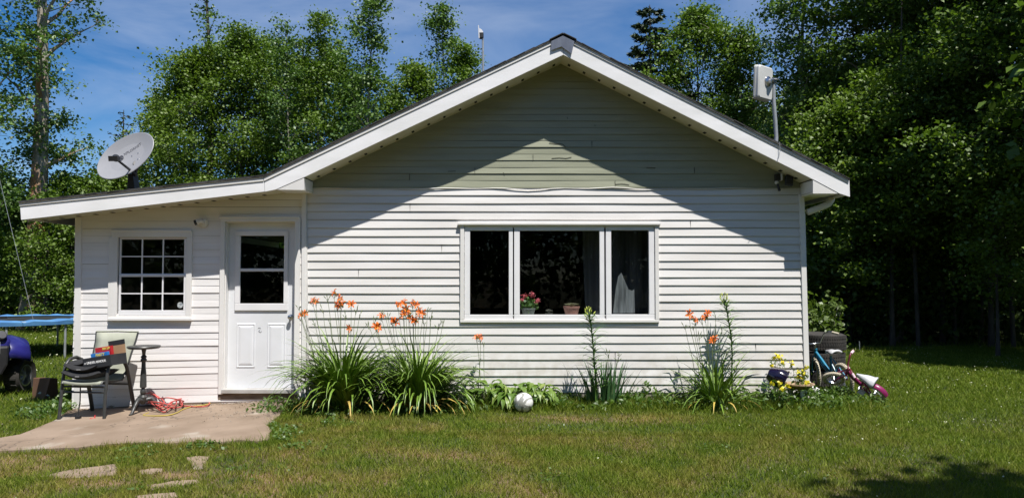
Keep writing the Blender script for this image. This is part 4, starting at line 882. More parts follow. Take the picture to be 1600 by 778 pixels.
snack('red snack box with yellow lettering, standing behind the blue one', 0.03, -0.125, 0.055, 0.006, 0.185, pm('red_card', (0.50, 0.02, 0.03), (0.42, 0.015, 0.02), scale=9, rough=0.4), [('MIX UB', 0.03, 0.0, 0.165, 0.085, YEL)])
# pedestal table
tp = at(225, 540, -0.42); tz = float(zg(tp.x, -0.42))+0.03
TB = thing('pedestal_table', (tp.x, -0.42, tz), 'small dark round pedestal table with turned post standing against the porch wall', 'table')
g = G(); tzp = tp.z; g.lathe([(0.001, -0.03), (0.165, -0.03), (0.178, -0.02), (0.182, -0.008), (0.176, 0.0), (0.001, 0.003)], 32, Matrix.Translation((tp.x, -0.42, tzp))); part('table_top', g, CHARC, TB, smooth=40)
hT = tzp-0.03-tz
g = G(); prof = [(0.03, 1.0), (0.022, 0.95), (0.018, 0.90), (0.03, 0.88), (0.034, 0.865), (0.024, 0.85), (0.034, 0.83), (0.034, 0.81), (0.022, 0.79), (0.024, 0.70), (0.032, 0.60), (0.036, 0.45), (0.036, 0.40), (0.018, 0.38), (0.034, 0.34), (0.030, 0.30), (0.020, 0.285), (0.045, 0.25), (0.045, 0.18), (0.02, 0.14), (0.001, 0.13)]
g.lathe([(0.001, hT)]+[(a, hT*b_) for a, b_ in prof], 20, Matrix.Translation((tp.x, -0.42, tz))); part('turned_post', g, CHARC, TB, smooth=40)
for k in range(3):
    a = math.radians(-100+120*k); dv = Vector((math.cos(a), math.sin(a), 0)); b0_ = Vector((tp.x, -0.42, tz))
    g = G(); g.tube([b0_+dv*0.03+Vector((0, 0, hT*0.2)), b0_+dv*0.09+Vector((0, 0, hT*0.22)), b0_+dv*0.14+Vector((0, 0, hT*0.13)), b0_+dv*0.19+Vector((0, 0, 0.02)), b0_+dv*0.225+Vector((0, 0, 0.012))], [0.03, 0.026, 0.02, 0.017, 0.014], 8); part('leg', g, CHARC, TB, smooth=60)
# extension cords and reel
def cordpts(px, lift, n=10):
    P0 = [gp(*p)+Vector((0, 0, 0.035+lf)) for p, lf in zip(px, lift)]; out = []
    k = len(P0)
    for i in range(k-1):
        a, b, c_, d = P0[max(i-1, 0)], P0[i], P0[i+1], P0[min(i+2, k-1)]
        for j in range(n):
            s = j/n; out.append(0.5*((2*b)+(c_-a)*s+(2*a-5*b+4*c_-d)*s*s+(3*b-a-3*c_+d)*s**3))
    return out+[P0[-1]]
def loops(cx, cy, rx, ry, n, seed):
    r = random.Random(seed); px = []; lf = []
    for i in range(n*8):
        a = i/8*2*math.pi*(1+0.05*r.random()); q = r.uniform(0.6, 1.1); px.append((cx+rx*q*math.cos(a), cy+ry*q*math.sin(a))); lf.append(abs(r.gauss(0, 0.08))+0.01)
    return px, lf
px, lf = loops(257, 638, 30, 12, 6, 3); px += [(290, 640), (318, 641), (327, 635), (310, 630), (290, 634), (268, 636)]; lf += [0.01]*6
g = G(); g.tube(cordpts(px, lf, 6), 0.0075, 6); cd = cordpts(px[:1], lf[:1]); 
tag(obj('extension_cord', g, pm('coral_cord', (0.55, 0.10, 0.09), (0.45, 0.07, 0.06), scale=6, rough=0.5), smooth=90, origin=gp(253, 643)), 'tangled coral red extension cord in loops on the patio', 'cord')
px = [(232,650),(224,654),(240,655),(262,654),(276,650),(285,645),(300,640),(322,637),(328,634),(315,631),(300,629),(288,626),(278,622),(266,622)]
g = G(); g.tube(cordpts(px, [0.004]*8+[0.006, 0.02, 0.03, 0.05, 0.05, 0.02], 8), 0.0075, 6); tag(obj('extension_cord', g, pm('yellow_cord', (0.45, 0.34, 0.05), (0.36, 0.28, 0.05), scale=6, rough=0.5), smooth=90, origin=gp(262, 654)), 'yellow extension cord trailing along the patio around the red one', 'cord')
px = [(258,630),(262,624),(272,620),(286,622),(298,630),(312,634),(322,637)]
g = G(); g.tube(cordpts(px, [0.02, 0.06, 0.07, 0.06, 0.02, 0.01, 0.005], 8), 0.008, 6); tag(obj('extension_cord', g, BLACK, smooth=90, origin=gp(286, 622)), 'thick black cord arching behind the red and yellow cords', 'cord')
rl = gp(261, 638); RL = thing('cord_reel', rl, 'small black cord reel in the middle of the tangled cords', 'cord reel'); M = frame(rl+Vector((0, 0, 0.09)), (0.35, -0.85, 0.4))
for zz in (-0.03, 0.03):
    g = G(); g.lathe([(0.03, -0.004), (0.075, -0.004), (0.075, 0.004), (0.03, 0.004)], 20, M @ Matrix.Translation((0, 0, zz)), closed=True); part('flange', g, BLACK, RL)
g = G(); g.lathe([(0.001, -0.026), (0.035, -0.026), (0.035, 0.026), (0.001, 0.026)], 16, M); part('drum', g, BLACK, RL)
# small red loop tool under the chair, white scrap
q = gp(145, 659); g = G(); g.tube([q+Vector((0.028*math.cos(a), 0.028*math.sin(a), 0.038)) for a in [i*2*math.pi/12 for i in range(13)]], 0.006, 6); g.tube([q+Vector((0, 0.028, 0.038)), q+Vector((-0.02, 0.08, 0.06))], 0.006, 6); tag(obj('pet_leash', g, pm('red_rubber', (0.5, 0.03, 0.03), rough=0.5), origin=q), 'small red loop lying on the patio beneath the front of the chair', 'strap')

# ================================================================ LEFT: trampoline, quad bike, wood block
TM = pm('blue_pad_vinyl', (0.10, 0.26, 0.48), (0.07, 0.19, 0.40), scale=4, rough=0.4, bump=0.4, bscale=6)
tc_ = Vector((-10.1, 6.2, 0.66)); TR = thing('trampoline', (-10.1, 6.2, float(zg(-10.1, 6.2))), 'round trampoline with blue edge pad on grey poles left of the house', 'trampoline')
rad_ = 1.45
g = G(); g.tube([tc_+Vector((rad_*math.cos(a), rad_*math.sin(a), 0)) for a in [i*2*math.pi/48 for i in range(49)]], 0.028, 8, cap=False); part('ring', g, GALV, TR, smooth=60)
g = G(); vs = []; n = 64
for j in range(n+1):
    a = 2*math.pi*j/n; b_ = 0.012*math.sin(j*1.7)+0.008*math.sin(j*3.3)
    bmp = 0.10*math.exp(-((j-49.6)/0.7)**2)
    for r_, z_ in ((rad_+0.05, -0.05), (rad_+0.055, 0.02+b_), (rad_-0.05, 0.05+b_+bmp), (rad_-0.22, 0.045+b_+bmp*0.3), (rad_-0.26, 0.03)): vs.append(tc_+Vector((r_*math.cos(a), r_*math.sin(a), z_)))
g.add(vs, [(j*5+i, j*5+i+1, j*5+i+6, j*5+i+5) for j in range(n) for i in range(4)]); part('edge_pad', g, TM, TR, smooth=50)
g = G(); g.lathe([(0.001, 0.0), (rad_-0.25, 0.01), (rad_-0.25, 0.0), (0.001, -0.01)], 48, Matrix.Translation(tc_)); part('jump_mat', g, BLACK, TR)
for a in (-22, -62, -118, -152, 28, 90, 152):
    a = math.radians(a); p0 = tc_+Vector((rad_*math.cos(a), rad_*math.sin(a), -0.02)); zgd = float(zg(p0.x, p0.y)); g = G(); g.tube([p0, (p0.x, p0.y, zgd-0.02)], 0.022, 10); part('leg', g, GALV, TR, smooth=60)
gw = [at(2, 300, 9.0), at(22, 380, 6), at(50, 490, 3.4)]
g = G(); a_, b_ = at(-8, 250, 4.6), at(52, 500, 4.6); g.tube([a_, b_], 0.0035, 5); tag(obj('guy_wire', g, GALV, origin=b_), 'thin wire slanting down to the trampoline at the far left', 'wire')

ATVB = pm('purple_blue_plastic', (0.022, 0.022, 0.17), (0.015, 0.015, 0.11), scale=3, rough=0.25, coat=0.4); RUB = pm('tyre_rubber', (0.022, 0.021, 0.020), (0.045, 0.04, 0.035), scale=9, rough=0.85, bump=0.5)
aw = gp(41, 616); AX = aw.x-0.354-0.17; AY = aw.y-0.354+0.12
AT = thing('quad_bike', (AX, AY, float(zg(AX, AY))), 'purple blue quad bike parked at the left edge beside the trampoline', 'quad bike'); zg0 = float(zg(AX, AY))
def wheel(parent, c, r, wdt, axis, rim_r, tyre_m, rim_m, spokes=10, knob=18, sp_r=0.012, name='wheel'):
    M = frame(c, axis); g = G(); h = wdt/2
    g.lathe([(rim_r, -h*0.8), (r*0.86, -h), (r*0.97, -h*0.75), (r, -h*0.3), (r, h*0.3), (r*0.97, h*0.75), (r*0.86, h), (rim_r, h*0.8)], 32, M, closed=True)
    for k in range(knob):
        a = 2*math.pi*k/knob
        for s_ in (-1, 1): g.box((r*0.97, -r*0.05, (0.08 if s_ > 0 else -0.75)*h), (r*1.035, r*0.05, (0.75 if s_ > 0 else -0.08)*h), M @ Matrix.Rotation(a+(0.5*math.pi/knob)*s_, 4, 'Z'))
    W = obj(name, g, tyre_m, parent, smooth=35)
    g = G(); g.lathe([(rim_r*1.02, -h*0.8), (rim_r*1.02, h*0.8), (rim_r*0.9, h*0.8), (rim_r*0.88, h*0.5), (rim_r*0.88, -h*0.5), (rim_r*0.9, -h*0.8)], 28, M, closed=True)
    g.lathe([(0.001, -h*0.6), (rim_r*0.2, -h*0.6), (rim_r*0.22, h*0.6), (0.001, h*0.62)], 14, M)
    for k in range(spokes):
        a = 2*math.pi*k/spokes; e = Vector((math.cos(a), math.sin(a), 0)); f = Vector((math.cos(a+0.25*(1 if k % 2 else -1)), math.sin(a+0.25*(1 if k % 2 else -1)), 0))
        for hz in ((0.55,) if sp_r > 0.004 else (0.5, -0.5)): g.tube([M @ (e*rim_r*0.15+Vector((0, 0, h*hz))), M @ (f*rim_r*0.92+Vector((0, 0, h*0.25*hz)))], sp_r, 5)
    part('rim', g, rim_m, W, smooth=40); return W
ALLOY = pm('silver_alloy', (0.62, 0.62, 0.64), rough=0.3, metal=0.9)
for sx in (1, -1):
    for sy in (0, 1): wheel(AT, Vector((AX+0.50*sx, AY+1.25*sy, zg0+0.25)), 0.25, 0.21, ((sx*0.75, -sx*0.66, 0) if sy == 0 else (sx, 0, 0)), 0.15, RUB, ALLOY, 12, 16, 0.010)
def fender(sx, y0):
    g = G(); n = 9; vs = []
    for k, xx in enumerate((0.16, 0.38, 0.55, 0.57)):
        for i in range(n):
            a = math.radians(178-176*i/(n-1)); rr = 0.31 if k < 3 else 0.285
            vs.append((AX+sx*xx, AY+y0+rr*1.05*math.cos(a), zg0+0.45+rr*math.sin(a)+(0.06 if k < 2 else 0.0)))
    g.add(vs, [(k*n+i, k*n+i+1, (k+1)*n+i+1, (k+1)*n+i) for k in range(3) for i in range(n-1)]); return g
for sx in (1, -1):
    for y0 in (0.0, 1.25):
        o_ = part('fender', fender(sx, y0), ATVB, AT, smooth=50); md = o_.modifiers.new('thick', 'SOLIDIFY'); md.thickness = 0.015
g = G(); g.prism([(AX-0.24, AY-0.40, zg0+0.60), (AX+0.24, AY-0.40, zg0+0.60), (AX+0.32, AY-0.36, zg0+0.76), (AX+0.22, AY-0.30, zg0+0.88), (AX-0.22, AY-0.30, zg0+0.88), (AX-0.32, AY-0.36, zg0+0.76)], (0, 0.75, 0.02)); part('front_cowl', g, ATVB, AT, bevel=0.03)
g = G(); g.prism([(AX-0.2, AY-0.42, zg0+0.30), (AX+0.2, AY-0.42, zg0+0.30), (AX+0.27, AY-0.42, zg0+0.44), (AX+0.29, AY-0.41, zg0+0.70), (AX-0.29, AY-0.41, zg0+0.70), (AX-0.27, AY-0.42, zg0+0.44)], (0, 0.12, 0)); part('front_bumper', g, BLACK, AT, bevel=0.03)
g = G(); g.box((AX+0.02, AY-0.435, zg0+0.60), (AX+0.17, AY-0.425, zg0+0.76)); part('plate', g, pm('plate_white', (0.75, 0.74, 0.74), rough=0.5), AT)
g = G(); g.box((AX-0.16, AY+0.35, zg0+0.70), (AX+0.16, AY+1.4, zg0+0.84)); part('seat', g, BFAB, AT, bevel=0.04)
g = G(); g.box((AX-0.2, AY-0.3, zg0+0.28), (AX+0.2, AY+1.5, zg0+0.66)); g.tube([(AX-0.5, AY, zg0+0.3), (AX+0.5, AY, zg0+0.3)], 0.03, 8); g.tube([(AX-0.5, AY+1.25, zg0+0.3), (AX+0.5, AY+1.25, zg0+0.3)], 0.03, 8); part('chassis', g, BLACK, AT)
g = G(); g.tube([(AX, AY+0.1, zg0+0.85), (AX, AY+0.25, zg0+1.05)], 0.02, 8); g.tube([(AX-0.40, AY+0.36, zg0+1.05), (AX-0.12, AY+0.25, zg0+1.06), (AX+0.12, AY+0.25, zg0+1.06), (AX+0.40, AY+0.36, zg0+1.05)], 0.014, 8); part('handlebar', g, BLACK, AT, smooth=60)
g = G(); hl = at(14, 519, AY-0.36); M = frame((AX+0.2, AY-0.36, zg0+0.84), (0.1, -0.9, 0.35)); g.lathe([(0.001, 0.03), (0.05, 0.028), (0.062, 0.01), (0.062, -0.04), (0.001, -0.04)], 18, M); part('headlight', g, pm('smoked_lens', (0.12, 0.12, 0.13), rough=0.15), AT, smooth=40)
AT.rotation_euler = (0, 0, math.radians(45))
RW = pm('rusty_brown_wood', (0.20, 0.10, 0.055), (0.13, 0.065, 0.035), scale=5, rough=0.9, bump=0.5, stretch=(1, 1, 0.3))
wb0, wb1 = gp(49, 622), gp(69, 627); g = G(); zz = float(zg(wb0.x, wb0.y))
g.add([(wb0.x, wb0.y, zz-0.02), (wb1.x, wb1.y-0.02, zz-0.03), (wb1.x+0.10, wb1.y+0.14, zz), (wb0.x+0.08, wb0.y+0.16, zz), (wb0.x, wb0.y+0.03, zz+0.27), (wb1.x+0.06, wb1.y+0.02, zz+0.30), (wb1.x+0.11, wb1.y+0.10, zz+0.29), (wb0.x+0.07, wb0.y+0.15, zz+0.26)],
      [(0, 1, 5, 4), (1, 2, 6, 5), (2, 3, 7, 6), (3, 0, 4, 7), (4, 5, 6, 7), (0, 3, 2, 1)])
tag(obj('wood_block', g, RW, bevel=0.006, origin=(wb0.x, wb0.y, zz)), 'reddish brown block of wood standing in the grass by the quad bike wheel', 'wood block')
# ================================================================ RIGHT: tyres, bikes, planter
tyc = gp(1281, 603); tyc = Vector((at(1281, 560, 1.45).x, 1.45, 0))
tl = ['lowest tyre of the stack beside the house, mostly hidden behind the bicycles', 'middle tyre of the stack of three beside the house', 'topmost tyre of the stack of three beside the house']
def tyre_geo(c, R, rin, h, tilt):
    M = Matrix.Translation(c) @ Matrix.Rotation(tilt, 4, 'Y'); g = G(); q = h/2
    g.lathe([(rin, -q*0.75), (R*0.84, -q), (R*0.95, -q*0.86), (R*0.985, -q*0.6), (R*0.985, q*0.6), (R*0.95, q*0.86), (R*0.84, q), (rin, q*0.75), (rin*1.08, q*0.55), (R*0.9, q*0.4), (R*0.9, -q*0.4), (rin*1.08, -q*0.55)], 48, M, closed=True)
    for k in range(60):
        a = 2*math.pi*k/60
        for j, zz in enumerate((-0.66, -0.22, 0.22, 0.66)):
            g.box((R*0.97, -R*0.036, zz*q-q*0.17), (R*1.005, R*0.036, zz*q+q*0.17), M @ Matrix.Rotation(a+0.05*(j % 2), 4, 'Z') @ Matrix.Rotation(0.3*(1 if j < 2 else -1), 4, 'X'))
    return g
for k in range(3):
    c_ = tyc+Vector((0.015*(k-1), 0, 0.125+0.247*k)); tag(obj('tyre', tyre_geo(c_, 0.33, 0.19, 0.24, 0.015*(k-1)), RUB, smooth=35, origin=c_), tl[k], 'tyre', 'old tyres stacked beside the house')

TEAL = pm('teal_paint', (0.02, 0.22, 0.36), (0.02, 0.17, 0.29), scale=5, rough=0.3, coat=0.3); CREAM = pm('cream_rubber', (0.52, 0.47, 0.36), (0.42, 0.37, 0.28), scale=9, rough=0.8); CHROME = pm('dull_chrome', (0.6, 0.6, 0.6), rough=0.25, metal=1.0)
MAG = pm('magenta_paint', (0.24, 0.015, 0.10), (0.19, 0.012, 0.075), scale=5, rough=0.35, coat=0.2); MAR = pm('maroon_paint', (0.16, 0.02, 0.04), rough=0.4); SEATW = pm('white_saddle', (0.55, 0.56, 0.58), (0.45, 0.45, 0.47), scale=7, rough=0.45); PALEP = pm('pale_pink_plastic', (0.75, 0.55, 0.60), (0.7, 0.45, 0.52), scale=9, rough=0.4)
def spoked(parent, c, r, axis, tyre_m, rim_m, name='wheel'):
    M = frame(c, axis); g = G(); tr_ = 0.022
    prof = [(r-tr_+tr_*math.cos(a), tr_*1.15*math.sin(a)) for a in [2*math.pi*i/10 for i in range(10)]]; g.lathe(prof, 36, M, closed=True)
    for k in range(40): g.box((r-0.006, -0.007, -0.012), (r+0.004, 0.007, 0.012), M @ Matrix.Rotation(2*math.pi*k/40, 4, 'Z'))
    W = obj(name, g, tyre_m, parent, smooth=50)
    g = G(); g.lathe([(r-0.045, -0.014), (r-0.038, -0.014), (r-0.038, 0.014), (r-0.045, 0.014)], 36, M, closed=True); g.lathe([(0.001, -0.035), (0.018, -0.035), (0.018, 0.035), (0.001, 0.035)], 10, M)
    for k in range(20):
        a = 2*math.pi*k/20; b = a+(0.35 if k % 2 else -0.35); hz = 0.028 if k % 4 < 2 else -0.028
        g.tube([M @ Vector((0.017*math.cos(a), 0.017*math.sin(a), hz)), M @ Vector(((r-0.042)*math.cos(b), (r-0.042)*math.sin(b), 0))], 0.0015, 3)
    part('rim', g, rim_m, W, smooth=40); return W
def T(M, ps): return [M @ Vector(p) for p in ps]
def saddle(M, m, parent):
    g = G(); vs = []; n = 9
    for i in range(n):
        u = i/(n-1); x = -0.10+0.22*u; ww = 0.072*(1-u)**0.9+0.018; zt_ = 0.02*(1-abs(2*u-0.9))+(0.02 if i == 0 else 0)
        for j in range(7):
            v = j/6*2-1; vs.append((x, ww*v, zt_-0.035*abs(v)**2.5))
    fs = [(i*7+j, i*7+j+1, (i+1)*7+j+1, (i+1)*7+j) for i in range(n-1) for j in range(6)]; g.add(vs, fs, M); o = part('saddle', g, m, parent, smooth=60)
    md = o.modifiers.new('thick', 'SOLIDIFY'); md.thickness = 0.025; md.offset = -1; return o
def kids_bike(name, M, R, frame_m, bar_m, tyre_m, lb, wb=0.72, steer=0.25, guard=None):
    root = thing(name, M.translation, lb, 'bicycle'); s = R/0.2
    sub = lambda: G()
    g = G(); g.tube(T(M, [(0.54*s, 0, 0.50*s), (0.42*s, 0, 0.40*s), (0.25*s, 0, 0.24*s)]), 0.019, 10); g.tube(T(M, [(0.545*s, 0, 0.44*s), (0.42*s, 0, 0.32*s), (0.26*s, 0, 0.22*s)]), 0.014, 8); g.tube(T(M, [(0.27*s, 0, 0.20*s), (0.20*s, 0, 0.48*s)]), 0.016, 8)
    for y in (-0.055, 0.055): g.tube(T(M, [(0.255*s, y*0.5, 0.235*s), (0.0, y, R)]), 0.009, 6); g.tube(T(M, [(0.205*s, y*0.4, 0.43*s), (0.0, y, R)]), 0.009, 6)
    g.tube(T(M, [(0.53*s, 0, 0.54*s), (0.56*s, 0, 0.42*s)]), 0.022, 10); part('frame', g, frame_m, root, smooth=50)
    FM = M @ Matrix.Translation((0.545*s, 0, 0)) @ Matrix.Rotation(steer, 4, 'Z') @ Matrix.Translation((-0.545*s, 0, 0))
    g = G()
    for y in (-0.045, 0.045): g.tube(T(FM, [(0.56*s, y*0.8, 0.43*s), (wb*0.93, y, R*1.5), (wb, y, R)]), 0.010, 6)
    g.tube(T(FM, [(0.56*s, -0.045, 0.43*s), (0.56*s, 0.045, 0.43*s)]), 0.012, 6); part('fork', g, frame_m, root, smooth=50)
    g = G(); g.tube(T(FM, [(0.53*s, 0, 0.54*s), (0.52*s, 0, 0.60*s)]), 0.014, 8)
    g.tube(T(FM, [(0.46*s, -0.27*s, 0.73*s), (0.49*s, -0.19*s, 0.76*s), (0.51*s, -0.13*s, 0.73*s), (0.53*s, -0.07*s, 0.61*s), (0.53*s, 0.07*s, 0.61*s), (0.51*s, 0.13*s, 0.73*s), (0.49*s, 0.19*s, 0.76*s), (0.46*s, 0.27*s, 0.73*s)]), 0.011, 8); HB = part('handlebar', g, bar_m, root, smooth=60)
    for q in (-1, 1): g = G(); g.tube(T(FM, [(0.435*s, q*0.30*s, 0.72*s), (0.475*s, q*0.225*s, 0.745*s)]), 0.016, 8); part('grip', g, PALEP if guard else CREAM, HB)
    ax = M.to_3x3() @ Vector((0, 1, 0)); axf = FM.to_3x3() @ Vector((0, 1, 0))
    spoked(root, M @ Vector((0, 0, R)), R, ax, tyre_m, CHROME); spoked(root, FM @ Vector((wb, 0, R)), R, axf, tyre_m, CHROME)
    g = G(); g.tube(T(M, [(0.20*s, 0, 0.46*s), (0.185*s, 0, 0.53*s)]), 0.011, 8); part('seat_post', g, CHROME, root); saddle(M @ Matrix.Translation((0.18*s, 0, 0.545*s)), SEATW, root)
    g = G(); g.lathe([(0.03, -0.003), (0.06, -0.003), (0.06, 0.003), (0.03, 0.003)], 20, frame(M @ Vector((0.26*s, -0.045, 0.23*s)), ax), closed=True)
    g.tube(T(M, [(0.26*s, -0.06, 0.23*s), (0.34*s, -0.065, 0.19*s)]), 0.009, 6); g.tube(T(M, [(0.26*s, 0.06, 0.23*s), (0.18*s, 0.065, 0.27*s)]), 0.009, 6); g.tube(T(M, [(0.26*s, -0.07, 0.23*s), (0.26*s, 0.07, 0.23*s)]), 0.018, 8); part('crank', g, CHROME, root)
    for x, y, z in ((0.34, -0.11, 0.19), (0.18, 0.11, 0.27)): g = G(); g.box((x*s-0.04, y-0.035, z*s-0.012), (x*s+0.04, y+0.035, z*s+0.012), M); part('pedal', g, CREAM if guard else BLACK, root, bevel=0.004)
    g = G(); g.prism(T(M, [(0.0, -0.062, R-0.03), (0.0, -0.062, R+0.04), (0.20*s, -0.062, 0.31*s), (0.30*s, -0.062, 0.29*s), (0.31*s, -0.062, 0.19*s), (0.22*s, -0.062, 0.17*s)]), M.to_3x3() @ Vector((0, -0.006, 0))); part('chain_guard', g, guard or MAG, root, bevel=0.002)
    for cx, st in ((0.0, 1),):
        g = G(); vs = []; n = 12
        for i in range(n):
            a = math.radians(30+130*i/(n-1))
            for j in range(5): v = (j/4*2-1); vs.append(((R+0.03-0.01*v*v)*math.cos(a)+cx, 0.032*v, R+(R+0.03-0.01*v*v)*math.sin(a)))
        g.add(vs, [(i*5+j, i*5+j+1, i*5+j+6, i*5+j+5) for i in range(n-1) for j in range(4)], M)
        if guard: part('mudguard', g, frame_m, root, smooth=60)
    return root
rb = gp(1322, 622); Mb = Matrix.Translation((rb.x+0.06, rb.y+0.16, 0.02)) @ Matrix.Rotation(math.radians(101), 4, 'Z') @ Matrix.Rotation(math.radians(-7), 4, 'X')
kids_bike('kids_bicycle', Mb, 0.20, TEAL, CHROME, CREAM, "teal child's bicycle with white saddle leaning beside the house corner", wb=0.68, steer=-0.35)
pb_ = gp(1366, 626); Mp = Matrix.Translation((pb_.x, pb_.y, 0.03)) @ Matrix.Rotation(math.radians(140), 4, 'Z') @ Matrix.Rotation(math.radians(-22), 4, 'Y') @ Matrix.Rotation(math.radians(-46), 4, 'X')
kids_bike('kids_bicycle', Mp, 0.13, MAG, MAR, CREAM, "magenta child's bicycle tipped over in the grass, rightmost by the tyres", wb=0.50, steer=0.5, guard=PALEP)
# planter bowl on short white pedestal, glossy pot tipped into it
pc = gp(1229, 628); pcx, pcy = pc.x, -0.30; rimz = at(1229, 598.5, pcy).z
PL = thing('garden_planter', (pcx, pcy, float(zg(pcx, pcy))), 'shallow tan planter bowl on white pedestal legs among yellow flowers', 'planter')
g = G(); g.lathe([(0.001, rimz-0.07), (0.10, rimz-0.065), (0.155, rimz-0.02), (0.172, rimz-0.012), (0.172, rimz), (0.155, rimz), (0.14, rimz-0.02), (0.001, rimz-0.03)], 28, Matrix.Translation((pcx, pcy, 0))); part('bowl', g, pm('tan_clay', (0.42, 0.30, 0.19), (0.34, 0.23, 0.14), scale=8, rough=0.8), PL, smooth=40)
for k in range(3): a = math.radians(-90+120*k); g = G(); g.tube([(pcx+0.10*math.cos(a), pcy+0.10*math.sin(a), rimz-0.06), (pcx+0.08*math.cos(a), pcy+0.08*math.sin(a), 0.1), (pcx+0.10*math.cos(a), pcy+0.10*math.sin(a), -0.02)], [0.03, 0.022, 0.032], 8); part('leg', g, WHITE, PL, smooth=50)
PUR = pm('purple_black_glaze', (0.009, 0.004, 0.022), (0.006, 0.003, 0.012), scale=4, rough=0.12, coat=0.6)
pt = at(1213, 588, pcy-0.02); Mq = frame(pt, (0.80, -0.30, -0.42)); g = G(); g.lathe([(0.001, -0.105), (0.07, -0.10), (0.105, -0.04), (0.118, 0.03), (0.116, 0.085), (0.126, 0.09), (0.126, 0.108), (0.108, 0.108), (0.106, 0.03), (0.09, -0.05), (0.001, -0.085)], 32, Mq)
tag(obj('glazed_pot', g, PUR, smooth=40, origin=pt), 'glossy purple black pot tipped on its side on the tan planter', 'flower pot')

# ================================================================ BORDER PLANTS
DLEAF = [pm('daylily_leaf', (0.17, 0.27, 0.03), (0.085, 0.16, 0.02), scale=3, rough=0.42, lo=0.3, hi=0.7), pm('yellowed_leaf', (0.50, 0.36, 0.06), (0.38, 0.27, 0.07), scale=6, rough=0.6)]
ORNG = [pm('orange_petal', (0.78, 0.19, 0.012), (0.62, 0.11, 0.008), scale=40, rough=0.5), pm('petal_throat', (0.80, 0.42, 0.05), rough=0.5)]
STALK = pm('thin_stalk', (0.10, 0.15, 0.05), (0.13, 0.16, 0.06), scale=9, rough=0.7)
def arch(g, base, az, L, lean, droop, w0, n=7, rr=random, minz=0.01):
    d = Vector((math.cos(az), math.sin(az), 0)); p = Vector(base); th = math.radians(90-lean); pts = [p.copy()]; st = L/n
    for i in range(n):
        th -= math.radians(droop)/n*(0.4+1.3*i/n); p = p+(d*math.cos(th)+Vector((0, 0, math.sin(th))))*st
        zf = float(zg(p.x, p.y))+minz
        if p.z < zf: p.z = zf+0.004*i; th = max(th, -0.1)
        if p.y > -0.03: p.y = -0.03
        pts.append(p.copy())
    wd = [w0*(0.75 if i == 0 else 1.0)*(1-(i/n)**2.4)+0.0012 for i in range(n+1)]
    g.blade(pts, wd, d.cross(Vector((0, 0, 1)))+Vector((rr.uniform(-.2, .2), rr.uniform(-.2, .2), rr.uniform(-.2, .2))), 0.3)
def lily(parent, c, r=0.055, face=None, rr=random):
    face = (face or Vector((rr.uniform(-1.3, 1.3), -0.55, rr.uniform(0.1, 1.1)))).normalized(); M = frame(c, face, (rr.random(), rr.random(), 0.3)); g = G()
    for k in range(6):
        a = k*math.pi/3+rr.uniform(-0.1, 0.1); e = Vector((math.cos(a), math.sin(a), 0)); sd = Vector((-math.sin(a), math.cos(a), 0)); ww = r*(0.50 if k % 2 else 0.36)
        rows = [(0.06, -0.75, 0.2), (0.30, -0.2, 0.7), (0.65, 0.10, 1.0), (0.95, 0.08, 0.75), (1.12, -0.12, 0.1)]; vs = []
        for u, z, wf in rows:
            for v in (-1, 0, 1): vs.append(M @ (e*r*u+sd*ww*wf*v*0.5+Vector((0, 0, r*(z+0.12*abs(v))))))
        for i in range(4):
            g.mi = 1 if i == 0 else 0; g.add(vs, [(3*i, 3*i+1, 3*i+4, 3*i+3), (3*i+1, 3*i+2, 3*i+5, 3*i+4)])
            break
        b = len(g.v)-len(vs)
        for i in range(1, 4): g.f += [(b+3*i, b+3*i+1, b+3*i+4, b+3*i+3), (b+3*i+1, b+3*i+2, b+3*i+5, b+3*i+4)]; g.m += [0, 0]
    g.mi = 0
    for k in range(5): a = k*1.256; g.tube([M @ Vector((0, 0, -0.6*r)), M @ Vector((0.25*r*math.cos(a), 0.25*r*math.sin(a), 0.75*r))], 0.0014, 3)
    return part('flower', g, ORNG, parent, smooth=60)
